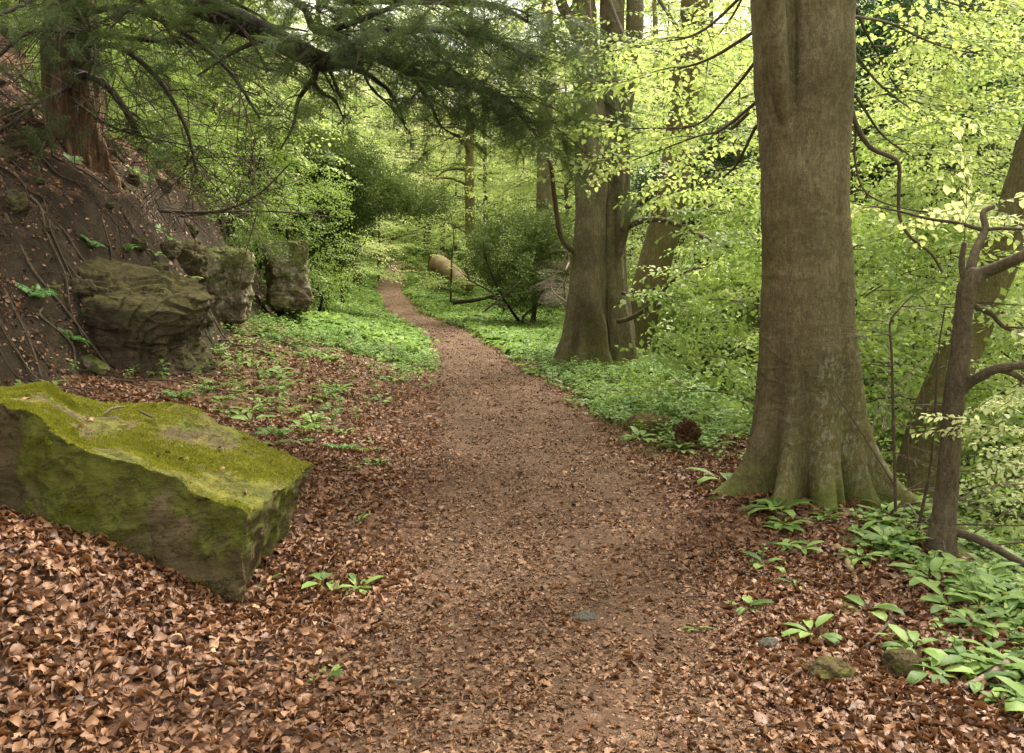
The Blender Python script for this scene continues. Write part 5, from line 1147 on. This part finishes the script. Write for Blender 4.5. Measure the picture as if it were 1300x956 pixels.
TC = [proto_tree('beech_sapling', 340 + s, 'beech_leaf', LC, H=4.2, cb=.35, spread=1.7, tr=.035, nb=30, protos=MID, spacing=.26, sub=4) for s in range(3)]
TD = [proto_tree('undergrowth_shrub', 360 + s, 'shrub_leaf', LD, H=2.6, cb=.1, spread=1.5, tr=.025, nb=26, protos=MID, spacing=.2, sub=4, flat=False, elev=(.3, .9)) for s in range(2)]
used_p = set(); placed = []; DEF = {'young_beech': (LA, GA), 'tall_beech': (LB, GB), 'beech_sapling': (LC, GC), 'undergrowth_shrub': (LD, GD)}
def plant(lst, x, y, sc, label=None, group=None, dz=0):
    src = lst[rng.integers(0, len(lst))]; z = Tz(x, y) + dz; rz = rng.uniform(0, 6.28); szz = sc * rng.uniform(.85, 1.15)
    if src.name not in used_p:
        used_p.add(src.name); src.location = (x, y, z); src.rotation_euler = (0, 0, rz); src.scale = (sc, sc, szz); o = src
    else: o = dup(src, (x, y, z), rz, sc, None, sz=szz)
    if 'group' in o: del o['group']
    if label: o['label'] = label
    else:
        lb_, gr_ = DEF[src.name.split('.')[0]]; o['label'] = lb_; o['group'] = group or gr_
    placed.append((x, y)); return o
def px_xy(px, d): return (px - 650) / F * d, d
def far_enough(x, y, dmin): return all((x - a) ** 2 + (y - b) ** 2 > dmin * dmin for a, b in placed)
# named background trunks
for px, d, L_ in [(685, 30, 'dark ivy clad trunk left of the double beech'), (600, 42, 'slim brown trunk beyond the fallen log'), (545, 62, 'dark trunk on the green rise where the path disappears'), (528, 66, 'reddish trunk on the green rise where the path disappears'), (1135, 24, 'dark trunk in the valley just right of the big beech'), (900, 30, 'tall trunk in the valley left of the big beech'), (862, 46, 'thin distant trunk left of the big beech'), (1255, 32, 'tall trunk in the valley at the right')]:
    x, y = px_xy(px, d); plant(TB, x, y, 1.0 if px != 685 else 1.15, L_)
for px, d in [(300, 22), (355, 26), (410, 32), (250, 24), (455, 38)]:
    x, y = px_xy(px, d); plant(TB, x, y, .75, None, GB)
# close, on the right slope
for px, d, k in [(935, 20, 0), (1180, 13, 0), (1250, 12, 0), (1290, 16, 0), (1090, 16, 0), (1150, 19, 0), (835, 27, 0), (960, 20, 0), (1330, 11, 0), (1230, 20, 0), (1300, 24, 0), (1060, 24, 0), (800, 36, 0), (745, 42, 0), (580, 62, 0), (690, 52, 0), (640, 60, 0)]:
    x, y = px_xy(px, d); plant(TA, x, y, .8 if d < 15 else 1.0, None, GA)
for px, d in [(925, 18.5), (1165, 12), (1225, 12.5), (1300, 10), (1130, 13), (965, 15), (1200, 14), (1270, 15), (1340, 8)]:
    x, y = px_xy(px, d); plant(TC, x, y, .9, None, GC)
for _ in range(70):
    px = rng.uniform(820, 1420); d = rng.uniform(8, 26); x, y = px_xy(px, d); s = float(side(np.array([x]), np.array([y]))[0])
    if (px > 1090 and d < 10.5) or (px < 990 and d < 18.5): continue
    if s < float(bench_r(y)) + .6 or not far_enough(x, y, .9): continue
    plant(TD, x, y, rng.uniform(.6, 1.0), None, GD)
n0 = 0
for _ in range(900):
    y = rng.uniform(20, 125); x = rng.uniform(-.75, .75) * y * .95 + rng.normal(0, 3); s = float(side(np.array([x]), np.array([y]))[0])
    if abs(x) > .62 * y + 5: continue
    if s > 0 and s < float(bench_r(min(y, 80))) * .9 and y < 60: continue
    if s <= 0 and s > -3.5 and y < 62: continue
    if s < 0 and y < 26 and s > -6: continue
    if not far_enough(x, y, 2.6 + y * .022): continue
    if n0 >= 190: break
    n0 += 1
    if rng.uniform() < .22: plant(TB, x, y, rng.uniform(.8, 1.15), None, GB)
    else: plant(TA, x, y, rng.uniform(.8, 1.3), None, GA)
for k in range(26):
    x, y = rb.uniform(-10, -5), rb.uniform(11, 22); s = float(side(np.array([x]), np.array([y]))[0])
    if s > -4.2 or (x < -5.9 and y < 13): continue
    plant(TD, x, y, rb.uniform(.35, .6))
# bank saplings at the upper left
for px, d, s_ in [(830, 38, 1.2), (770, 50, 1.5), (800, 62, 1.5)]:
    x, y = px_xy(px, d); plant(TB, x, y, s_)
for px, d, s_ in [(560, 58, 1.7), (620, 48, 1.6), (660, 62, 1.9), (500, 62, 1.9), (590, 75, 2.2), (700, 50, 1.7), (740, 62, 2.0), (450, 55, 1.8), (540, 85, 2.4), (480, 80, 2.4), (640, 85, 2.5), (720, 36, 1.3), (800, 75, 2.4), (850, 45, 2.2), (905, 55, 2.4), (960, 60, 2.4), (825, 60, 2.5), (770, 66, 2.4)]:
    x, y = px_xy(px, d); plant(TA, x, y, s_)
for px, d in [(20, 17), (80, 19), (150, 18), (215, 20), (280, 19), (330, 23), (390, 27), (180, 26), (60, 27), (440, 32), (480, 42), (330, 34)]:
    x, y = px_xy(px, d); plant(TA, x, y, .8, None, 'young beeches on the bank')['label'] = 'young beech with green leaves on the bank behind the yew'
for lst in (TA, TB, TC, TD):
    for o in lst:
        if o.name not in used_p:
            for ch in list(o.children): bpy.data.objects.remove(ch)
            bpy.data.objects.remove(o)

# ---------------------------------------------------------------- log, stump, fallen wood
def stick(pts, r0, r1, m, label, name='fallen_branch', cat='branch', forks=0, seed=0, ground=False, bump=.15):
    P = np.array(pts, float); wd = Bag(); wd.add(*tube(P, np.linspace(r0, r1, len(P)), 8, 40, bump, seed)); r = np.random.default_rng(seed)
    for k in range(forks):
        p = crom(P, 40)[int(r.uniform(.2, .9) * 39)]; v = (P[-1] - P[0]); v = v / np.linalg.norm(v) + r.normal(0, .6, 3) * [1, 1, .8]; l = np.linalg.norm(P[-1] - P[0]) * r.uniform(.15, .4)
        wd.add(*tube(np.array([p, p + v * l * .5 + r.normal(0, .03, 3) * l, p + v * l]), [r1, r1 * .7, r1 * .3], 5, 8))
    o = wd.build(name, M[m], loc=P[0]); return tag(o, label, cat)
def gpts(*pp, up=.015): return [G(*q) + [0, 0, up] for q in pp]
lp = [W(556, 334, 40), W(575, 346, 37), W(594, 362, 33)]
o = stick([a + [0, 0, 0] for a in lp], .40, .26, 'tan_wood', 'pale fallen log with yellow moss lying among herbs right of the far path', 'fallen_log', 'log', bump=.12)
stp = W(557, 336, 43); V, Fs = tube([stp + [0, 0, -.6], stp, stp + [0, 0, .25], stp + [0, 0, .45]], [.6, .5, .45, .44], 24, 30, .15, 3); V2 = V
tag(build('tree_stump', V2, Fs, M['old_bark'], loc=stp), 'cut tree stump behind the far end of the fallen log', 'stump')
stick([W(540, 348, 38), W(550, 356, 36), W(560, 366, 34)], .07, .03, 'twig', 'broken dark branches heaped against the fallen log', forks=9, seed=2)
stick([W(575, 384, 27), W(610, 380, 27), W(640, 370, 26.5)], .07, .03, 'dark_bark', 'dark dead branch lying on the herbs below the fallen log', forks=6, seed=3)
stick([W(640, 392, 22), W(625, 372, 22.5), W(600, 358, 23), (W(590, 350, 23.5))], .03, .012, 'twig', 'bare dead branches in front of the dark bush', forks=9, seed=4)
stick([W(615, 395, 21), W(640, 375, 21), W(668, 352, 21)], .025, .01, 'twig', 'slanting dead stem left of the double beech foot', forks=7, seed=5)
stick([W(725, 388, 14.6), W(700, 365, 15), (W(716, 330, 15.2)), W(722, 312, 15.2)], .018, .010, 'pale_twig', 'pale crooked dead branch leaning by the double beech', forks=3, seed=6)
stick(gpts((985, 655), (1020, 662), (1060, 666), (1105, 672)), .012, .007, 'pale_twig', 'thin stick lying in front of the big beech roots', forks=1, seed=7)
stick(gpts((1062, 698), (1074, 712), (1080, 728)), .022, .02, 'tan_wood', 'short pale broken piece of wood below the big beech', seed=8)
stick(gpts((225, 862), (262, 850), (300, 845), (332, 846)), .010, .007, 'pale_twig', 'curved brown stick on the dead leaves at the bottom left', seed=9)
stick(gpts((155, 866), (180, 862), (192, 864)), .009, .007, 'pale_twig', 'short stick at the bottom edge left of the curved stick', seed=10)
stick(gpts((1135, 790), (1120, 808), (1098, 830), up=.03), .008, .005, 'twig', 'thin stick in the herbs at the bottom right', seed=11)
stick(gpts((240, 415), (290, 440), (330, 452), up=.03), .016, .01, 'twig', 'dead stick lying across the leafy slope below the pale rocks', forks=3, seed=12)
stick(gpts((1285, 850), (1250, 872), (1225, 885), up=.04), .016, .01, 'pale_twig', 'grey stick in the bottom right corner', seed=13)
P = [W(133, 530, 4.95), W(143, 523, 4.98), W(158, 521, 5.0)]; stick([p_ + [0, 0, .02] for p_ in P], .008, .005, 'pale_twig', 'curved twig lying on top of the mossy boulder', 'twig', 'twig', forks=1, seed=14)
P = [W(178, 527, 4.95), W(193, 534, 4.9)]; stick([p_ + [0, 0, .02] for p_ in [P[0], (P[0] + P[1]) / 2, P[1]]], .007, .006, 'twig', 'short dark twig on top of the mossy boulder', 'twig', 'twig', seed=15)
r = np.random.default_rng(78)
for k in range(46):
    x0, y0 = r.uniform(-2.6, 2.6), r.uniform(3.0, 9.5)
    if in_boulder(x0, y0) or side(np.array([x0]), np.array([y0]))[0] > 1.2: continue
    a = r.uniform(0, 6.28); l = r.uniform(.08, .34); q = np.linspace(-.5, .5, 4); xs = x0 + l * q * math.cos(a) + r.normal(0, .012, 4); ys = y0 + l * q * math.sin(a) + r.normal(0, .012, 4)
    stick(np.stack([xs, ys, T(xs, ys) + .026], 1), r.uniform(.002, .005), .0015, 'pale_twig' if k % 3 == 0 else 'twig', 'short thin twig fallen on the leaves and bare earth of the path', 'fallen_twig', 'twig', forks=k % 2, seed=k)['group'] = 'twigs scattered over the path'
chip = [(640, 570, 'pale splinter of wood lying on the middle of the path'), (572, 690, 'pale wood fragment in the path right of the boulder'), (560, 706, 'smallest pale wood chip near the middle of the path'), (573, 800, 'cream wood chip low on the path'), (548, 795, 'cut pale wood chip left of the cream chip'), (566, 775, 'tiny white chip above the cream chip on the path'), (612, 655, 'flat tan piece of bark on the path')]
for k, (px, pyy, lb) in enumerate(chip):
    g = G(px, pyy); rock('wood_chip', g + [0, 0, .022], (r.uniform(.03, .06), r.uniform(.012, .025), .008), r.uniform(0, 3), 60 + k, M['tan_wood'], lb, 'wood chip', n=8, box=4, amp=.2)
r = np.random.default_rng(77)
for k in range(26):
    px, pyy = r.uniform(1080, 1330), r.uniform(600, 800); d = r.uniform(5.2, 8); p = W(px, pyy, d)
    if p[2] < Tz(p[0], p[1]): p[2] = Tz(p[0], p[1])
    v = np.array([r.normal(.5, .5), r.normal(0, .4), r.uniform(-.1, .6)]); v /= np.linalg.norm(v); l = r.uniform(.4, 1.3); q = p + v * l + r.normal(0, .08, 3)
    stick([p, (p + q) / 2 + r.normal(0, .1, 3), q], .006, .003, 'pale_twig' if k % 2 else 'twig', 'thin bare shoot in the tangle on the slope behind the crooked tree', 'bare_shoot', 'shoot', forks=2, seed=k)['group'] = 'bare shoots on the slope behind the crooked tree'
EXPO = 2.35
# ================================================================== WORLD, SUN, CAMERA
sc = bpy.context.scene
w = bpy.data.worlds.new('World'); sc.world = w; w.use_nodes = True; nt = w.node_tree
sky = nt.nodes.new('ShaderNodeTexSky'); sky.sky_type = 'NISHITA'; sky.sun_disc = False
SE, SA = math.radians(52), math.radians(38)      # elevation, compass angle from +Y towards +X
sky.sun_elevation = SE; sky.sun_rotation = SA; sky.air_density = 1.0; sky.dust_density = 3.0; sky.ozone_density = 1.0
hs = nt.nodes.new('ShaderNodeHueSaturation'); hs.inputs['Saturation'].default_value = .25
nt.links.new(sky.outputs[0], hs.inputs['Color']); mc = nt.nodes.new('ShaderNodeMix'); mc.data_type = 'RGBA'; mc.blend_type = 'MULTIPLY'; mc.inputs[0].default_value = 1; mc.inputs[7].default_value = (1, .94, .79, 1)
nt.links.new(hs.outputs[0], mc.inputs[6]); nt.links.new(mc.outputs[2], nt.nodes['Background'].inputs[0]); nt.nodes['Background'].inputs[1].default_value = .15
ld = bpy.data.lights.new('sun', 'SUN'); ld.energy = 1.5; ld.angle = math.radians(12); ld.color = (1, .95, .86)
lo = bpy.data.objects.new('sun', ld); C.objects.link(lo); lo.rotation_euler = (math.radians(90) - SE, 0, -SA + PI); lo.location = (0, 0, 30)
from mathutils import Vector
dirv = Vector((math.sin(SA) * math.cos(SE), math.cos(SA) * math.cos(SE), math.sin(SE))); lo.rotation_euler = (dirv).to_track_quat('Z', 'Y').to_euler()
cd = bpy.data.cameras.new('camera'); co = bpy.data.objects.new('camera', cd); C.objects.link(co); sc.camera = co
cd.sensor_width = 36; cd.lens = 36 * F / 1300; cd.shift_y = -45 / 1300; cd.clip_end = 600; cd.clip_start = .05
co.location = tuple(CAM); co.rotation_euler = (PI / 2 - PITCH, 0, 0)
sc.view_settings.view_transform = 'Standard'; sc.view_settings.look = 'None'; sc.view_settings.gamma = 1; sc.view_settings.exposure = EXPO
cy_ = sc.cycles; cy_.max_bounces = 8; cy_.diffuse_bounces = 4; cy_.glossy_bounces = 2; cy_.transmission_bounces = 5; cy_.use_denoising = True; cy_.sample_clamp_indirect = 8
